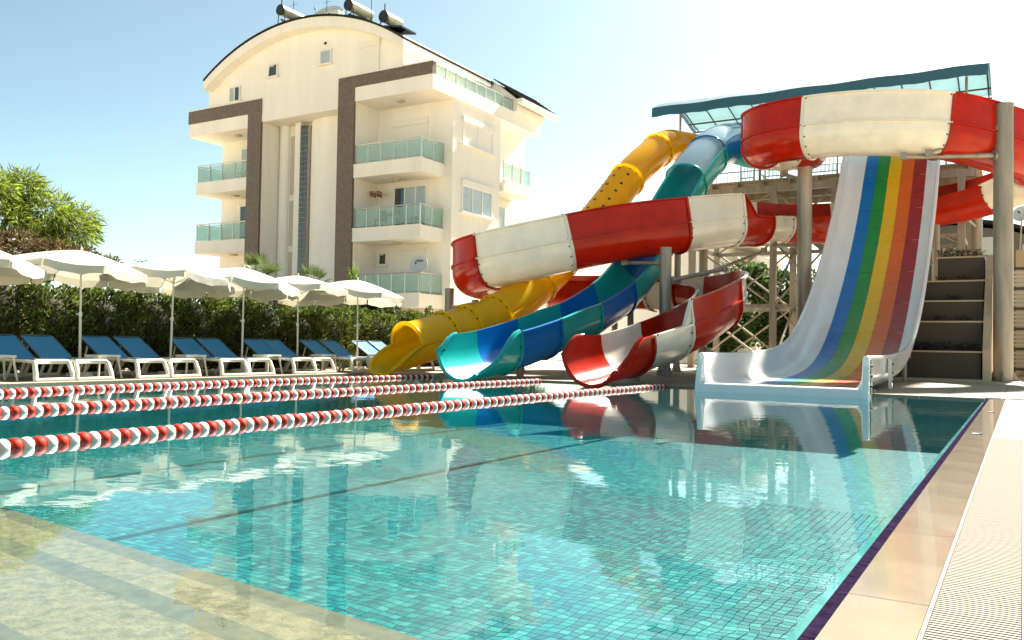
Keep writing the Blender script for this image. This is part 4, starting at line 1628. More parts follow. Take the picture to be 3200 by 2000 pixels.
def post(x, y, h, r, label, arms=(), cap=True, parent=None):
    t = thing('support_post', label, 'support post', (x, y, 0.03), 'galvanised posts carrying the slides')
    MB().cyl((x, y, .03), (x, y, h), r, n=20).build('pole', STEEL, t, 40)
    if cap:
        MB().cyl((x, y, h), (x, y, h + .03), r * 1.06, n=20).build('cap', STEEL, t, 40)
    MB().box(x - r * 1.7, x + r * 1.7, y - r * 1.7, y + r * 1.7, .029, .055).build('base_plate', STEEL, t)
    for a in range(4):
        q = a * math.pi / 2
        d = Vector((math.cos(q), math.sin(q), 0))
        c_ = Vector((x, y, 0))
        MB().add([c_ + d * r * .95 + Vector((0, 0, .055)), c_ + d * r * 1.6 + Vector((0, 0, .055)), c_ + d * r * .95 + Vector((0, 0, .35))] +
                 [p + d.cross(Vector((0, 0, 1))) * .02 for p in (c_ + d * r * .95 + Vector((0, 0, .055)), c_ + d * r * 1.6 + Vector((0, 0, .055)), c_ + d * r * .95 + Vector((0, 0, .35)))],
                 [(0, 1, 2), (5, 4, 3), (0, 3, 4, 1), (1, 4, 5, 2), (2, 5, 3, 0)]).build('gusset', STEEL, t)
    for (z0, p1, rr) in arms:
        p0 = Vector((x, y, z0))
        p1 = Vector(p1)
        d = (p1 - p0).normalized()
        ao = MB().cyl(p0 + d * r * .9, p1, rr, n=10).build('arm', STEEL, t, 40)
        MB().cyl(p0 + d * (r - .02), p0 + d * (r + .05), rr * 2.0, n=12).build('arm_collar', STEEL, ao, 40)
        MB().box(p1.x - .08, p1.x + .08, p1.y - .08, p1.y + .08, p1.z - .08, p1.z + .1).build('saddle', STEEL, ao)
    return t


post(-0.45, 26.45, 7.5, .24, 'tallest galvanised post at the right, in front of the red spiral bend', [(6.15, (-2.75, 24.98, 6.05), .075), (6.95, (-2.15, 25.1, 6.1), .045)])
post(-5.75, 27.0, 6.35, .22, 'tall galvanised post left of the rainbow slide', [(6.0, (-6.5, 27.4, 6.35), .06), (4.0, (-6.75, 27.4, 4.1), .06)])
post(-8.35, 22.05, 3.5, .16, 'galvanised post below the long red band of the spiral', [(2.6, (-7.4, 24.2, 3.1), .06), (3.1, (-9.7, 22.4, 3.2), .06)])
post(-9.0, 27.2, 4.6, .14, 'slimmer galvanised post behind the lower spiral bend', [(3.2, (-7.0, 27.1, 3.9), .05), (4.2, (-9.3, 26.4, 5.1), .05)])
post(-15.75, 22.4, 2.55, .15, 'short capped galvanised post beside the hedge, left of the spiral', [(1.95, (-14.7, 22.3, 2.1), .045), (1.0, (-14.3, 22.6, 2.1), .045)])
post(-12.0, 25.2, 2.02, .12, 'galvanised post behind the yellow tube under the lower spiral', [(1.8, (-11.6, 25.2, 2.0), .05)])
post(-1.4, 33.9, 6.3, .20, 'galvanised post beyond the planter, right of the tower', [(5.2, (-1.6, 31.6, 5.2), .05)])
post(-2.45, 31.45, 5.0, .10, 'thin galvanised post holding the spiral above the planter')
post(-12.6, 18.35, .62, .07, 'short stub post under the yellow tube mouth', cap=False)
post(-12.35, 21.2, 1.55, .08, 'galvanised post under the middle of the yellow tube', cap=False)
post(-11.55, 25.9, 5.5, .10, 'tall galvanised post under the upper yellow tube', cap=False)
post(-10.05, 17.2, .22, .07, 'stub post under the turquoise slide exit', cap=False)
post(-9.55, 22.5, 1.9, .09, 'galvanised post under the middle of the blue slide', cap=False)
post(-9.3, 25.6, 4.4, .10, 'tall galvanised post under the upper blue slide', cap=False)
post(-7.2, 17.3, .3, .08, 'stub post under the red slide exit', cap=False)
post(-6.5, 20.0, .82, .10, 'short post under the lowest red bend', cap=False)

# ================================================================== LANE ROPES
def float_mesh(name, m_):
    mb = MB()
    n = 20
    prof = [(-.044, .018), (-.043, .036), (-.037, .049), (-.026, .057), (-.010, .061), (.010, .061), (.026, .057), (.037, .049), (.043, .036), (.044, .018)]
    for y, r in prof:
        for k in range(n):
            a = 2 * math.pi * k / n
            rr = r * (1 + (.006 if k % 2 else -.006))
            mb.v.append((rr * math.cos(a), y, rr * math.sin(a)))
    for i in range(len(prof) - 1):
        for k in range(n):
            j = (k + 1) % n
            mb.f.append((i * n + k, i * n + j, (i + 1) * n + j, (i + 1) * n + k))
    mb.f.append(tuple(range(n - 1, -1, -1)))
    mb.f.append(tuple(range((len(prof) - 1) * n, len(prof) * n)))
    me = bpy.data.meshes.new(name)
    me.from_pydata(mb.v, [], mb.f)
    me.materials.append(m_)
    me.polygons.foreach_set('use_smooth', [True] * len(me.polygons))
    return me


FMR, FMW = float_mesh('float', FLOATR), float_mesh('float', FLOATW)
for (x0, bow, ya_, lab) in ((-6.30, .16, 2.4, 'nearest red and white lane rope floating across the pool'),
                            (-9.22, .22, 4.0, 'middle red and white lane rope of the three in the pool'),
                            (-12.2, .42, 5.4, 'farthest red and white lane rope, close to the loungers')):
    t = thing('lane_rope', lab, 'lane rope', (x0, ya_, 0), 'lane ropes in the pool')
    y = ya_ - .0905 * int((ya_ - .5) / .0905)
    i = 0
    pts = []
    while y < PY1 - .06:
        q = max(0, (y - ya_) / (PY1 - ya_))
        x = x0 - bow * 4 * q * (1 - q)
        dx = -bow * 4 * (1 - 2 * q) / (PY1 - ya_)
        red_ = (i % 2 == 0) or rnd.random() < .012
        o = bpy.data.objects.new('float', FMR if red_ else FMW)
        COL.objects.link(o)
        o.parent = t
        o.location = (x - x0, y - ya_, .010 + rnd.uniform(-.004, .004))
        o.rotation_euler = (rnd.uniform(-.04, .04), rnd.uniform(0, 6.28), -math.atan(dx) + rnd.uniform(-.09, .09))
        pts.append((x, y, .018))
        y += .0905 + (rnd.uniform(.01, .03) if rnd.random() < .05 else 0)
        i += 1
    pts.append((x0, PY1 + .02, .03))
    MB().tube(pts[::4] + [pts[-1]], .010, 5).build('cable', STEELDARK, t)

# ================================================================== SUN LOUNGERS
LZ = .03


def make_lounger():
    t = thing('sun_lounger', '', 'sun lounger', (0, 0, 0), 'sun loungers along the pool')
    for sy in (-.31, .31):
        MBL().tube([(-.02, sy, .345), (-.5, sy, .355), (-1.1, sy, .36), (-1.85, sy, .345)], .032, 6).build('side_rail', PLASTIC, t, 60)
    # foot end: slanted frame with a window
    f = MBL()
    f.tube([(.10, -.345, .015), (.07, -.335, .15), (.0, -.315, .31), (-.03, -.29, .345), (-.03, .29, .345), (.0, .315, .31), (.07, .335, .15), (.10, .345, .015)], .042, 6)
    f.tube([(.105, -.34, .03), (.105, .34, .035)], .038, 6)
    f.build('foot_leg', PLASTIC, t, 60)
    f = MBL()
    f.tube([(-1.62, -.335, .015), (-1.55, -.33, .15), (-1.42, -.315, .34)], .036, 6)
    f.tube([(-1.62, .335, .015), (-1.55, .33, .15), (-1.42, .315, .34)], .036, 6)
    f.tube([(-1.60, -.33, .06), (-1.60, .33, .06)], .03, 6)
    f.build('head_leg', PLASTIC, t, 60)
    for sy in (-.30, .30):
        MBL().tube([(-.75, sy, .33), (-.85, sy, .14), (-.95, sy, .02)], .028, 6).build('middle_leg', PLASTIC, t, 60)
    rows = []
    for i in range(9):
        x = -.05 - 1.02 * i / 8
        rows.append([(Vector((x, -.30, .378)), Vector((x, -.30, .372))), (Vector((x, -.1, .366)), Vector((x, -.1, .36))), (Vector((x, .1, .366)), Vector((x, .1, .36))), (Vector((x, .30, .378)), Vector((x, .30, .372)))])
    MBL().strips(rows).build('seat_sling', LOUNGEBLUE, t, 60)
    rows = []
    for i in range(7):
        q = i / 6
        x, z = -1.10 - .70 * q, .385 + .415 * q
        sag = .02 * math.sin(math.pi * q)
        rows.append([(Vector((x, -.30, z)), Vector((x - .004, -.30, z - .006))), (Vector((x, -.1, z - .012 - sag)), Vector((x - .004, -.1, z - .018 - sag))),
                     (Vector((x, .1, z - .012 - sag)), Vector((x - .004, .1, z - .018 - sag))), (Vector((x, .30, z)), Vector((x - .004, .30, z - .006)))])
    b = MBL().strips(rows).build('back_sling', LOUNGEBLUE, t, 60)
    f = MBL()
    f.tube([(-1.08, -.315, .36), (-1.80, -.315, .79), (-1.83, -.28, .805), (-1.83, .28, .805), (-1.80, .315, .79), (-1.08, .315, .36)], .020, 6)
    f.build('back_frame', mat('lounger_edge', (0.02, 0.07, 0.13), .5), t, 60)
    MBL().tube([(-1.60, -.28, .66), (-1.72, -.26, .36)], .018, 5).tube([(-1.60, .28, .66), (-1.72, .26, .36)], .018, 5).build('back_prop', PLASTIC, t, 60)
    return t


proto = make_lounger()
ly = [8.85, 9.60, 10.85, 11.60, 12.85, 13.62, 14.95, 15.68, 17.0, 17.75, 19.1, 19.85]
lwords = ['blue sling sun lounger cut off by the left edge of the view', 'blue lounger just left of the leftmost visible umbrella pole', 'blue lounger just right of the leftmost visible umbrella pole',
          'blue lounger just left of the second umbrella pole', 'blue lounger just right of the second umbrella pole', 'blue lounger just left of the third umbrella pole', 'blue lounger just right of the third umbrella pole',
          'blue lounger just left of the fourth umbrella pole, half in sun', 'sunlit blue lounger just right of the fourth umbrella pole', 'sunlit blue lounger just left of the last umbrella pole',
          'sunlit blue lounger right of the last umbrella pole', 'farthest blue lounger, behind the yellow slide mouth']
for i, y in enumerate(ly):
    o = proto if i == 0 else copy_tree(proto)
    o.location = (-14.78 + rnd.uniform(-.05, .04), y, LZ)
    o.rotation_euler = (0, 0, rnd.uniform(-.035, .035))
    o['label'] = lwords[i]

# side tables
t0 = thing('side_table', '', 'side table', (0, 0, 0), 'white side tables between the loungers')
MBL().box(-.23, .23, -.23, .23, .43, .455).build('table_top', PLASTIC, t0)
MBL().tube([(-.22, -.22, .42), (.22, -.22, .42), (.22, .22, .42), (-.22, .22, .42), (-.22, -.2, .42)], .018, 5).build('apron', PLASTIC, t0)
for sx in (-1, 1):
    for sy in (-1, 1):
        MBL().tube([(sx * .19, sy * .19, .42), (sx * .25, sy * .25, .0)], .020, 6).build('leg', PLASTIC, t0)
for i, y in enumerate((8.22, 10.22, 12.22, 14.3, 16.32, 18.42)):
    o = t0 if i == 0 else copy_tree(t0)
    o.location = (-15.35 + rnd.uniform(-.1, .1), y, LZ)
    o.rotation_euler = (0, 0, rnd.uniform(-.15, .15))
    o['label'] = ['white plastic side table cut by the left edge of the view', 'white side table by the leftmost visible umbrella pole', 'white side table by the second umbrella pole',
                  'white side table by the third umbrella pole', 'white side table by the fourth umbrella pole', 'white side table by the last umbrella pole'][i]


# ================================================================== UMBRELLAS
def make_umbrella():
    t = thing('beach_umbrella', '', 'umbrella', (0, 0, 0), 'white umbrellas along the loungers')
    MBL().cyl((0, 0, .0), (0, 0, .06), .26, .24, n=20).build('base', PLASTIC, t, 40)
    MBL().cyl((0, 0, .06), (0, 0, 1.25), .026, n=10).build('lower_pole', PLASTIC, t, 40)
    MBL().cyl((0, 0, 1.25), (0, 0, 2.42), .020, n=10).build('upper_pole', PLASTIC, t, 40)
    MBL().cyl((0, 0, 1.19), (0, 0, 1.27), .038, n=10).cyl((0, 0, 1.23), (0, -.08, 1.23), .014, n=6).build('clamp', PLASTIC, t, 40)
    # tilted canopy
    tilt = Matrix.Rotation(R(-6.5), 4, 'X')
    top = Vector((0, 0, 2.50))
    rad = 1.36
    n = 8

    def cp(q, a):
        # q 0..1 radius; straight at ribs, sagging between
        w_ = (a / (2 * math.pi) * n) % 1
        mid = math.sin(math.pi * w_)
        rr = rad * q * (math.cos(math.pi / n) / math.cos((w_ - .5) * 2 * math.pi / n))
        z = -.39 * (q ** 1.35) - .05 * mid * q * q + .03 * mid * q * (1 - q)
        return tilt @ Vector((rr * math.cos(a), rr * math.sin(a), z)) + top
    rows = []
    M_ = 48
    for i in range(9):
        q = .03 + .97 * i / 8
        rows.append([(cp(q, 2 * math.pi * k / M_) , cp(q, 2 * math.pi * k / M_) + Vector((0, 0, .006))) for k in range(M_)])
    c_ = MBL().strips(rows, closed=True).build('canopy', CANVAS, t, 24)
    # valance: one flap per side
    for s_ in range(n):
        rows = []
        for k in range(9):
            a = 2 * math.pi * (s_ + .02 + .96 * k / 8) / n
            p0 = cp(1, a)
            dn = tilt @ Vector((.02 * math.cos(a), .02 * math.sin(a), -.165 + .03 * abs(math.cos(math.pi * k / 8)) ** 3 + .012 * math.sin(k * 2.1 + s_)))
            out_ = Vector((math.cos(a), math.sin(a), 0)) * .005
            w2 = Vector((math.cos(a), math.sin(a), 0)) * .012 * math.sin(k * 1.7 + s_ * 2)
            rows.append([(p0, p0 + out_), (p0 + dn * .5 + w2, p0 + dn * .5 + w2 + out_), (p0 + dn, p0 + dn + out_)])
        MBL().strips(rows).build('valance', CANVAS, c_, 50)
    for k in range(n):
        a = 2 * math.pi * k / n
        r_ = MBL().tube([cp(.05, a) - Vector((0, 0, .02)), cp(.5, a) - Vector((0, 0, .016)), cp(.99, a) - Vector((0, 0, .014))], .009, 5).build('rib', ALU, t)
        MBL().tube([Vector((0, 0, 2.02)), cp(.52, a) - Vector((0, 0, .02))], .007, 5).build('stretcher', ALU, r_)
    MBL().cyl(top - Vector((0, 0, .03)), top + Vector((0, 0, .09)), .03, .012, n=8).build('finial', PLASTIC, t, 40)
    return t


um = make_umbrella()
for i, y in enumerate((8.02, 10.22, 12.40, 14.34, 16.28, 18.5)):
    o = um if i == 0 else copy_tree(um)
    o.location = (-16.2 + (.05 if i % 2 else -.05), y, LZ + (.0, .02, .0, .02, -.02, .03)[i])
    o.rotation_euler = (R((0, .6, -.8, .5, -.4, 1)[i]), R((.5, -.6, .3, .8, -.9, .4)[i]), R((6, -13, 18, -6, 24, -18)[i]))
    o['label'] = ['white canvas umbrella cut off by the left edge of the view', 'leftmost white umbrella whose whole pole shows', 'second white umbrella pole from the left, open canopy', 'third white umbrella from the left, before the left brown frame',
                  'fourth white umbrella from the left, below the palm fronds', 'rightmost white umbrella, nearest the satellite dish'][i]

# ================================================================== PLANTS


def hedge_plant(x, y, h, w_, label, tip):
    t = thing('hedge_shrub', label, 'shrub', (x, y, 0.0), 'hedge shrubs behind the loungers')
    MB().cyl((x, y, -.04), (x, y, h * .8), .05, .02, n=6).build('stem', TRUNK, t)
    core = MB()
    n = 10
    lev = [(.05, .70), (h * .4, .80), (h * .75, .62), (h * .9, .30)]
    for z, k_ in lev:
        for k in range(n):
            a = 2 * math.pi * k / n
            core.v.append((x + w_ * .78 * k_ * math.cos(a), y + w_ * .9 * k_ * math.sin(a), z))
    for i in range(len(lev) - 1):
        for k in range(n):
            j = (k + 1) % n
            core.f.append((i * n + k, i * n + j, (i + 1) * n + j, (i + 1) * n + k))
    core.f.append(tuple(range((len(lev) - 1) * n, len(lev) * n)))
    core.build('shade_core', LEAF_CORE, t, 60)
    N_ = 5200
    a = nrs.uniform(0, 2 * math.pi, N_)
    z = nrs.uniform(0.03, 1.0, N_) ** .9
    rr = (.72 + .35 * nrs.rand(N_)) * np.where(z < .75, 1 - .1 * (z - .4) ** 2, 1.0 - 1.9 * (z - .75) ** 1.2)
    # clumps
    rr *= 1 + .16 * np.sin(a * 5 + z * 14 + x * 9 + y * 4) * np.cos(z * 17 + a * 3)
    P = np.stack([x + w_ * rr * np.cos(a), y + w_ * 1.12 * rr * np.sin(a), h * z], 1)
    D = np.stack([np.cos(a) * .8, np.sin(a) * .8, np.full(N_, .75)], 1)
    Q = leaf_quads(P, D, .13, .045, 0, .45)
    # feathery leading tips
    for (tx, ty, th) in tip:
        M_ = 170
        zz = nrs.rand(M_)
        aa = nrs.uniform(0, 6.28, M_)
        r2 = .13 * (1 - zz) + .015
        P2 = np.stack([x + tx + r2 * np.cos(aa), y + ty + r2 * np.sin(aa), h * .86 + zz * th], 1)
        Q = np.concatenate([Q, leaf_quads(P2, np.stack([np.cos(aa) * .6, np.sin(aa) * .6, np.full(M_, .9)], 1), .10, .035, 0, .35)])
    quads_mesh('foliage', Q, LEAF_HEDGE, t)
    nb = 420
    a = nrs.uniform(0, 6.28, nb)
    P = np.stack([x + w_ * .98 * np.cos(a), y + w_ * 1.1 * np.sin(a), h * nrs.rand(nb) * .85], 1)
    tag(quads_mesh('dry_foliage', leaf_quads(P, np.stack([np.cos(a), np.sin(a), np.full(nb, .4)], 1), .15, .03, 0, .5), LEAF_BROWN, t), kind='stuff')


k = 0
yy = 8.3
HW = ['behind the leftmost lounger', 'behind the first umbrella pole', 'between the first two umbrella poles', 'behind the second umbrella pole', 'just right of the second umbrella pole',
      'before the third umbrella pole', 'behind the third umbrella pole', 'between the third and fourth poles', 'behind the fourth umbrella pole', 'left of the last umbrella pole', 'behind the last umbrella pole',
      'left of the yellow slide mouth', 'behind the yellow slide mouth', 'at the short capped post', 'seen under the yellow tube', 'under the spiral bend', 'beside the lower spiral', 'past the spiral bend']
while yy < 29.5 and k < len(HW):
    h = rnd.uniform(1.85, 2.1) if yy < 17 else rnd.uniform(1.6, 1.85)
    if k == 0:
        h = 1.75
    if k == 1:
        h = 2.2
    tips = [(rnd.uniform(-.2, .2), rnd.uniform(-.5, .5), rnd.uniform(.25, .55)) for _ in range(4)]
    hedge_plant(-18.1 + rnd.uniform(-.12, .12), yy, h, .78, 'dense dark green conifer hedge shrub ' + HW[k], tips)
    yy += 1.22 + rnd.uniform(-.06, .08)
    k += 1

# bare twiggy leaders poking above the hedge
for j, (x, y, h) in enumerate(((-18.6, 12.5, 2.75), (-18.8, 13.4, 2.75))):
    t = thing('young_shoot', 'thin feathery shoot poking above the umbrellas, %s one' % ('left', 'right')[j], 'shoot', (x, y, 0), 'thin shoots above the hedge')
    MB().tube([(x, y, 0), (x + .03, y, h * .7), (x, y + .05, h)], [.03, .02, .006], 5).build('stem', TRUNK, t)
    Q = []
    for q in np.linspace(.72, .98, 9):
        for a in np.arange(0, 6.28, 1.1):
            P = np.repeat(np.array([[x, y, h * q]]), 5, 0) + np.outer(np.linspace(.03, .24 * (1.15 - q) * 3, 5), [math.cos(a), math.sin(a), .35])
            Q.append(leaf_quads(P, np.repeat([[math.cos(a), math.sin(a), .5]], 5, 0), .07, .02, 0, .3))
    quads_mesh('foliage', np.concatenate(Q), LEAF_DARK, t)


def tree(name, label, base, trunk_pts, blobs, n, m_, length, width, droop=0.0, tr=.16, jit=.6, shell=.45, cat='tree', group=None):
    t = thing(name, label, cat, base, group)
    base = Vector(base)
    tp = [base + Vector(p) for p in trunk_pts]
    rs = [tr * (1 - .6 * i / (len(tp) - 1)) for i in range(len(tp))]
    tk = MB().tube(tp, rs, 8)
    for b in blobs:
        c_ = Vector(b[:3])
        st = tp[-1] if c_.z > tp[-1].z else tp[len(tp) // 2]
        mid = st.lerp(c_, .5) + Vector((rnd.uniform(-.2, .2), rnd.uniform(-.2, .2), .1))
        tk.tube([st, mid, c_], [tr * .42, tr * .28, tr * .08], 6)
    tk.build('trunk', TRUNK, t, 60)
    foliage(t, 'crown', m_, blobs, n, length, width, droop, jit, shell)
    return t


# big tree at the left edge
bl = []
for (x, y, z, r) in ((-24, 11.0, 4.3, 1.0), (-24, 12.2, 4.7, .95), (-24.2, 13.3, 4.9, .75), (-23.8, 13.9, 4.3, .95), (-24, 14.7, 3.9, .85), (-23.8, 12.6, 3.9, .9), (-24, 11.6, 3.3, 1.0), (-24.2, 15.1, 4.35, .6), (-23.9, 14.0, 3.55, .7), (-24, 9.8, 4.2, 1.1), (-24.3, 13.6, 5.25, .42)):
    bl.append((x, y, z, r, r * .95, r * .62))
tree('weeping_tree', 'large bright green feathery tree rising at the left edge', (-23.6, 12.2, -.04), [(0, 0, 0), (.1, .05, 1.2), (-.1, -.05, 2.2), (-.2, .1, 3.0)], bl, 15000, LEAF_TREE, .30, .040, .55, .17, .5, .35)
bl = [(-22.5, y, z + .45, .6, .55, .38) for y, z in ((11.7, 2.55), (12.5, 2.75), (13.3, 2.6), (14.1, 2.5), (12.9, 2.2), (14.8, 2.3))]
tree('dry_shrub', 'brownish green bushy shrub below the big feathery tree', (-22.5, 12.9, -.04), [(0, 0, 0), (0, .1, .9), (.05, 0, 1.8)], bl, 5500, LEAF_BROWN, .16, .05, .1, .09, .7, .4, 'shrub')


# fan palms
def palm(label, x, y, hz, n, fr_len, m_):
    t = thing('fan_palm', label, 'palm', (x, y, -.04), 'palms behind the umbrellas')
    MB().tube([(x, y, -.04), (x + .05, y, hz * .6), (x, y, hz)], [.16, .13, .12], 8).build('trunk', TRUNK, t, 60)
    for k in range(n):
        a = 2 * math.pi * k / n + rnd.uniform(-.3, .3)
        el = rnd.uniform(.25, 1.25)
        d = Vector((math.cos(a) * math.cos(el), math.sin(a) * math.cos(el), math.sin(el)))
        p0 = Vector((x, y, hz))
        p1 = p0 + d * fr_len * .55
        st = MB().tube([p0, p1], [.018, .01], 4)
        sd = d.cross(Vector((0, 0, 1))).normalized()
        u_ = sd.cross(d)
        for b in range(17):
            f = (b - 8) / 8 * 1.35
            e_ = (d * math.cos(f) + sd * math.sin(f) + u_ * .12).normalized()
            L_ = fr_len * .6 * (1 - .25 * abs(f))
            wv = e_.cross(u_).normalized() * .018
            m2 = p1 + e_ * L_ * .5
            end = p1 + e_ * L_ - Vector((0, 0, .12 * L_))
            st.add([p1, m2 + wv, end, m2 - wv], [(0, 1, 2, 3)])
        st.build('frond', m_, t)


palm('fan palm showing grey green fronds above the fourth umbrella', -21.8, 20.0, 2.85, 18, .95, LEAF_PALM)
palm('fan palm with pale fronds just right of the other palm', -21.4, 22.0, 2.7, 14, .85, LEAF_PALM)
bl = [(-20.5, 23.2, z, r, r, .32) for z, r in ((2.0, .35), (2.4, .3), (2.8, .22), (3.15, .13))]
tree('young_conifer', 'small lime green conifer tip beside the rightmost umbrella', (-20.5, 23.2, -.04), [(0, 0, 0), (0, 0, 1.6), (0, 0, 3.1)], bl, 1600, LEAF_LIME, .16, .04, -.6, .05, .4, .2)
# shrubs on the slope behind the lower spiral
for j, (x, y, z, r, lab) in enumerate(((-19.3, 24.9, 1.5, .75, 'leafy green bush right of the capped post'), (-19.6, 23.2, 1.9, .5, 'small bush under the ground floor balcony'), (-18.6, 27.3, 1.3, .8, 'green bush below the pipe arm of the spiral'), (-16.5, 29.0, 1.5, .9, 'green bush seen between the yellow and blue slides'))):
    bl = [(x + rnd.uniform(-.3, .3), y + rnd.uniform(-.4, .4), z + rnd.uniform(-.3, .3), r * .7, r * .7, r * .55) for _ in range(5)]
    tree('leafy_bush', lab, (x, y, -.04), [(0, 0, 0), (.05, 0, z * .6), (0, 0, z)], bl, 2200, LEAF_DARK, .17, .09, 0, .05, .7, .4, 'bush', 'bushes behind the slides')
# trees behind the tower
for j, (x, y, z, r, lab) in enumerate(((-10.0, 39.5, 3.0, 1.7, 'leafy tree behind the tower, left of its middle columns'), (-7.0, 40.5, 2.8, 1.7, 'leafy tree behind the tower next to the rainbow slide'), (-12.0, 41, 2.0, 1.1, 'low leafy tree behind the tower beside the white house'), (-4.8, 42, 2.2, 1.3, 'leafy tree behind the upper rainbow slide'))):
    bl = [(x + rnd.uniform(-1, 1) * r * .6, y + rnd.uniform(-.8, .8), z + rnd.uniform(-1.3, 1.0) * r * .7, r * .62, r * .6, r * .5) for _ in range(8)]
    tree('leafy_tree', lab, (x, y, -.04), [(0, 0, 0), (.1, 0, z * .4), (0, .1, z * .8)], bl, 4200, LEAF_DARK, .30, .16, .1, .12, .7, .35, 'tree', 'trees behind the tower')

# ================================================================== PLANTER
pl = thing('stepped_planter', 'dark brown stepped planter wall of five tiers right of the rainbow slide', 'planter', (-2, 27, 0.03))
tz = [.03, .80, 1.62, 2.22, 2.82, 3.55]
ty = [25.65, 26.25, 26.85, 27.4, 27.95]
for k in range(5):
    tr_ = MB().box(-3.9 if k < 4 else -2.15, -.95, ty[k], 28.9 if k == 4 else ty[k + 1] + .05, tz[k] if k == 0 else .04, tz[k + 1]).build('tier', PLANTER, pl)
    MB().box(-3.93 if k < 4 else -2.18, -.91, ty[k] - .03, ty[k] + .09, tz[k + 1] + .001, tz[k + 1] + .045).build('cap_stone', CAPSTONE, tr_)
    if k < 4:
        MB().box(-3.85, -1.0, ty[k] + .10, ty[k + 1] - .003, tz[k + 1] + .002, tz[k + 1] + .02).build('soil', SOIL, tr_)
MB().prism([(25.5, .031), (28.9, .031), (28.9, 3.6), (28.0, 3.62), (27.4, 2.9), (26.8, 2.3), (26.2, 1.7), (25.55, .9)], 'x', -.905, -.72).build('side_wall', CAPSTONE, pl)
MB().box(-3.95, -.905, 25.5, 25.649, .029, .10).build('plinth', CAPSTONE, pl)
pw_ = ['bottom ledge', 'second ledge', 'third ledge', 'fourth ledge', 'top']
cnt_ = (9, 4, 2, 4, 6)
for k in range(5):
    for j in range(cnt_[k]):
        x = (-3.6 if k < 4 else -2.1) + (2.5 if k < 4 else 1.1) * (j + .5) / cnt_[k] + rnd.uniform(-.08, .08)
        if k == 1 and j < 1:
            continue
        y = ty[k] + .33
        z = tz[k + 1] + .03
        t = thing('planter_plant', 'small %s leafed plant on the %s of the planter, %s from the slide' % ('brownish' if k == 4 else 'dark purple', pw_[k], ('nearest', 'second', 'third', 'fourth', 'fifth', 'sixth', 'seventh', 'eighth', 'ninth', 'tenth')[j - (k == 1)]), 'plant', (x, y, z), 'plants on the %s of the planter' % pw_[k])
        n_ = 60 if k in (0, 4) else 36
        hh = .20 if k in (0, 4) else .13
        a = nrs.uniform(0, 6.28, n_)
        P = np.stack([x + .13 * nrs.rand(n_) * np.cos(a), y + .10 * nrs.rand(n_) * np.sin(a), z + hh * nrs.rand(n_) ** 1.3], 1)
        quads_mesh('leaves', leaf_quads(P, np.stack([np.cos(a), np.sin(a), np.full(n_, .8)], 1), .12, .03, 0, .4), LEAF_PURPLE if k != 4 else LEAF_BROWN, t)
        MB().cyl((x, y, z - .02), (x, y, z + hh * .8), .008, n=4).build('stem', TRUNK, t)

# ================================================================== BACKGROUND
wh = thing('white_house', 'white two storey house behind the slides with small dark windows', 'house', (-18, 46, 0))
WH = mat('house_white', (0.78, 0.74, 0.68), .8, var=.05, vscale=.5)
MB().box(-22.5, -13.6, 45, 52, -.04, 6.3).build('wall', WH, wh)
MB().box(-13.599, -12.3, 46.2, 52, -.04, 5.9).build('wall', WH, wh)
MB().box(-22.8, -12.1, 44.8, 52.2, 6.301, 6.5).build('roof', WHITEPAINT, wh)
for (x, z, w_, h) in ((-18.35, 4.75, .38, .65), (-15.6, 3.0, .9, 1.2), (-20.6, 3.6, .9, 1.1)):
    q = MB().box(x - w_ / 2, x + w_ / 2, 44.96, 44.999, z, z + h).build('window', FRAMEW, wh)
    MB().box(x - w_ / 2 + .04, x + w_ / 2 - .04, 44.945, 44.959, z + .04, z + h - .04).build('pane', GLASS_DARK, q)

hall = thing('pool_hall', 'low hall with dark curved roof and pale vertical siding behind the planter', 'hall', (-2, 41, 0))
SID = mat('siding', (0.42, 0.40, 0.34), .6, var=.1, vscale=3)
MB().prism([(-6.0, .0), (2.2, 0), (2.2, 4.7), (1.0, 5.4), (-.6, 5.95), (-2.6, 6.25), (-4.4, 6.1), (-6.0, 5.6)], 'y', 41, 47).build('wall', mat('siding_dark', (0.12, 0.11, 0.09), .7), hall)
for k in range(15):
    x = -5.9 + k * .42
    MB().box(x, x + .12, 40.93, 40.999, .1, 5.3).build('siding_post', SID, hall)
rf = [(-6.2, 5.6), (-4.4, 6.25), (-2.6, 6.42), (-.6, 6.1), (1.0, 5.55), (2.5, 4.7)]
MB().prism(rf + [(x, z + .14) for x, z in reversed(rf)], 'y', 40.6, 47.3).build('roof', ROOFTILE, hall)
t = thing('grey_tank', 'pale grey box tank standing above the planter, left of the big post', 'tank', (-1.1, 37, 0))
MB().box(-1.75, -.55, 36.6, 37.6, 3.9, 5.15).build('body', mat('tank_grey', (.50, .54, .55), .5, var=.06), t)
for x in (-1.65, -.65):
    for y in (36.7, 37.5):
        MB().box(x - .05, x + .05, y - .05, y + .05, .03, 3.899).build('leg', STEEL, t)
MB().tube([(-1.9, 36.5, 3.3), (-1.9, 36.5, 5.3), (-1.75, 36.5, 5.42), (-1.6, 36.5, 5.42)], .04, 6).build('pipe', WHITEPAINT, t)
dish('satellite_dish', 'small grey satellite dish on a pole at the right edge', (-.05, 38.6, 6.25), .32, (-.35, -1, .35), .06, DISHM, (-.12, 38.8, 4.2))
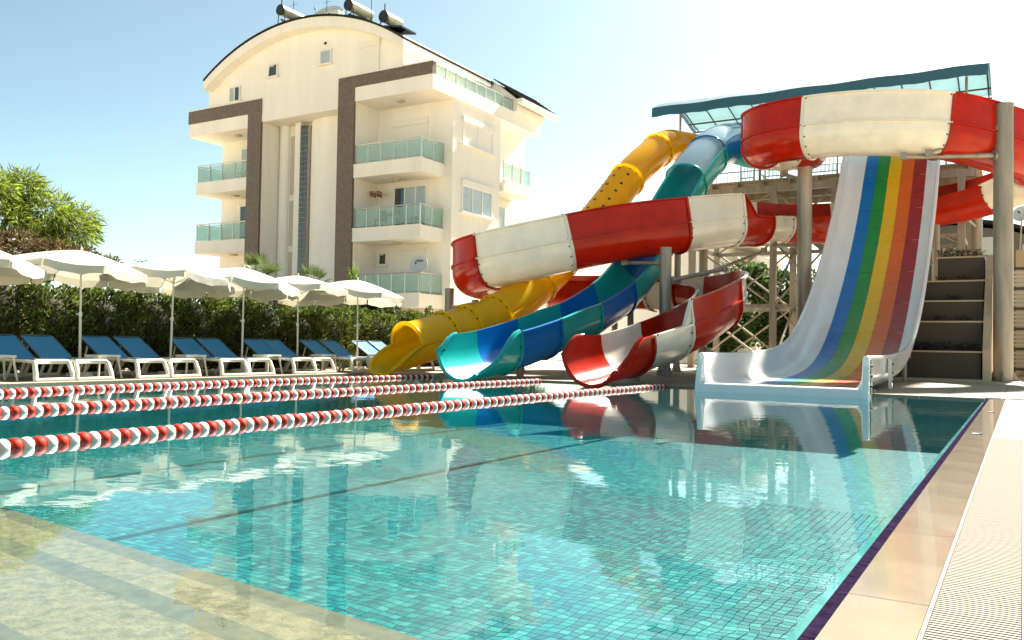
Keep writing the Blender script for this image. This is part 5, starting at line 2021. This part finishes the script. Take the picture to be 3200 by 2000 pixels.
MB_ = thing('dish_pole', 'thin post carrying the dish at the right edge', 'pole', (-.12, 38.85, 0))
MB().cyl((-.12, 38.8, .03), (-.12, 38.8, 4.25), .06, n=8).build('shaft', STEEL, MB_)
# louvred service fence behind the big post
fe = thing('louvre_fence', 'pale louvred service fence behind the tallest post', 'fence', (-.1, 32, 0))
for x in (-.85, .15, 1.2):
    MB().box(x - .05, x + .05, 32.0, 32.1, .03, 3.7).build('fence_post', STEEL, fe)
for k in range(26):
    z = .25 + k * .13
    MB().box(-.8, 1.2, 31.96, 32.0, z, z + .085).build('louvre', SID if k % 5 else STEELDARK, fe)
cb = thing('service_cabinet', 'tan metal service cabinet at the right edge of the deck', 'cabinet', (.55, 29.5, 0))
TAN = mat('tan_panel', (.36, .29, .17), .6, var=.08)
MB().box(.12, 1.6, 29.4, 30.4, .04, 2.1).build('body', TAN, cb)
MB().box(.16, .85, 29.36, 29.399, .12, 2.02).build('door', TAN, cb)
MB().box(.09, 1.63, 29.37, 30.43, 2.101, 2.16).build('top', CAPSTONE, cb)
MB().box(-.2, 1.6, 33.5, 34.2, .04, 4.3).build('service_wall', TAN)
tag(bpy.data.objects['service_wall'], 'tall tan wall behind the louvred fence at the right edge', 'wall')
# wire fence and garden wall by the hedge, left
fo = thing('metal_fence', 'dark metal bar fence behind the hedge at the left edge', 'fence', (-19.4, 9, 0))
for k in range(6):
    MB().box(-19.43, -19.37, 7.0 + k * 1.6, 7.06 + k * 1.6, -.04, 1.35).build('fence_post', BLACK, fo)
for z in (.2, .75, 1.25):
    MB().box(-19.415, -19.385, 7.0, 15.0, z, z + .04).build('fence_rail', BLACK, fo)
for k in range(52):
    MB().box(-19.41, -19.39, 7.1 + k * .15, 7.12 + k * .15, .05, 1.33).build('fence_bar', BLACK, fo)
gw_ = MB().box(-26, -25.6, 5, 18.5, -.04, 1.5)
tag(gw_.build('garden_wall', mat('pink_wall', (.58, .40, .30), .8, var=.08)), 'low pinkish garden wall behind the fence at the left', 'wall')
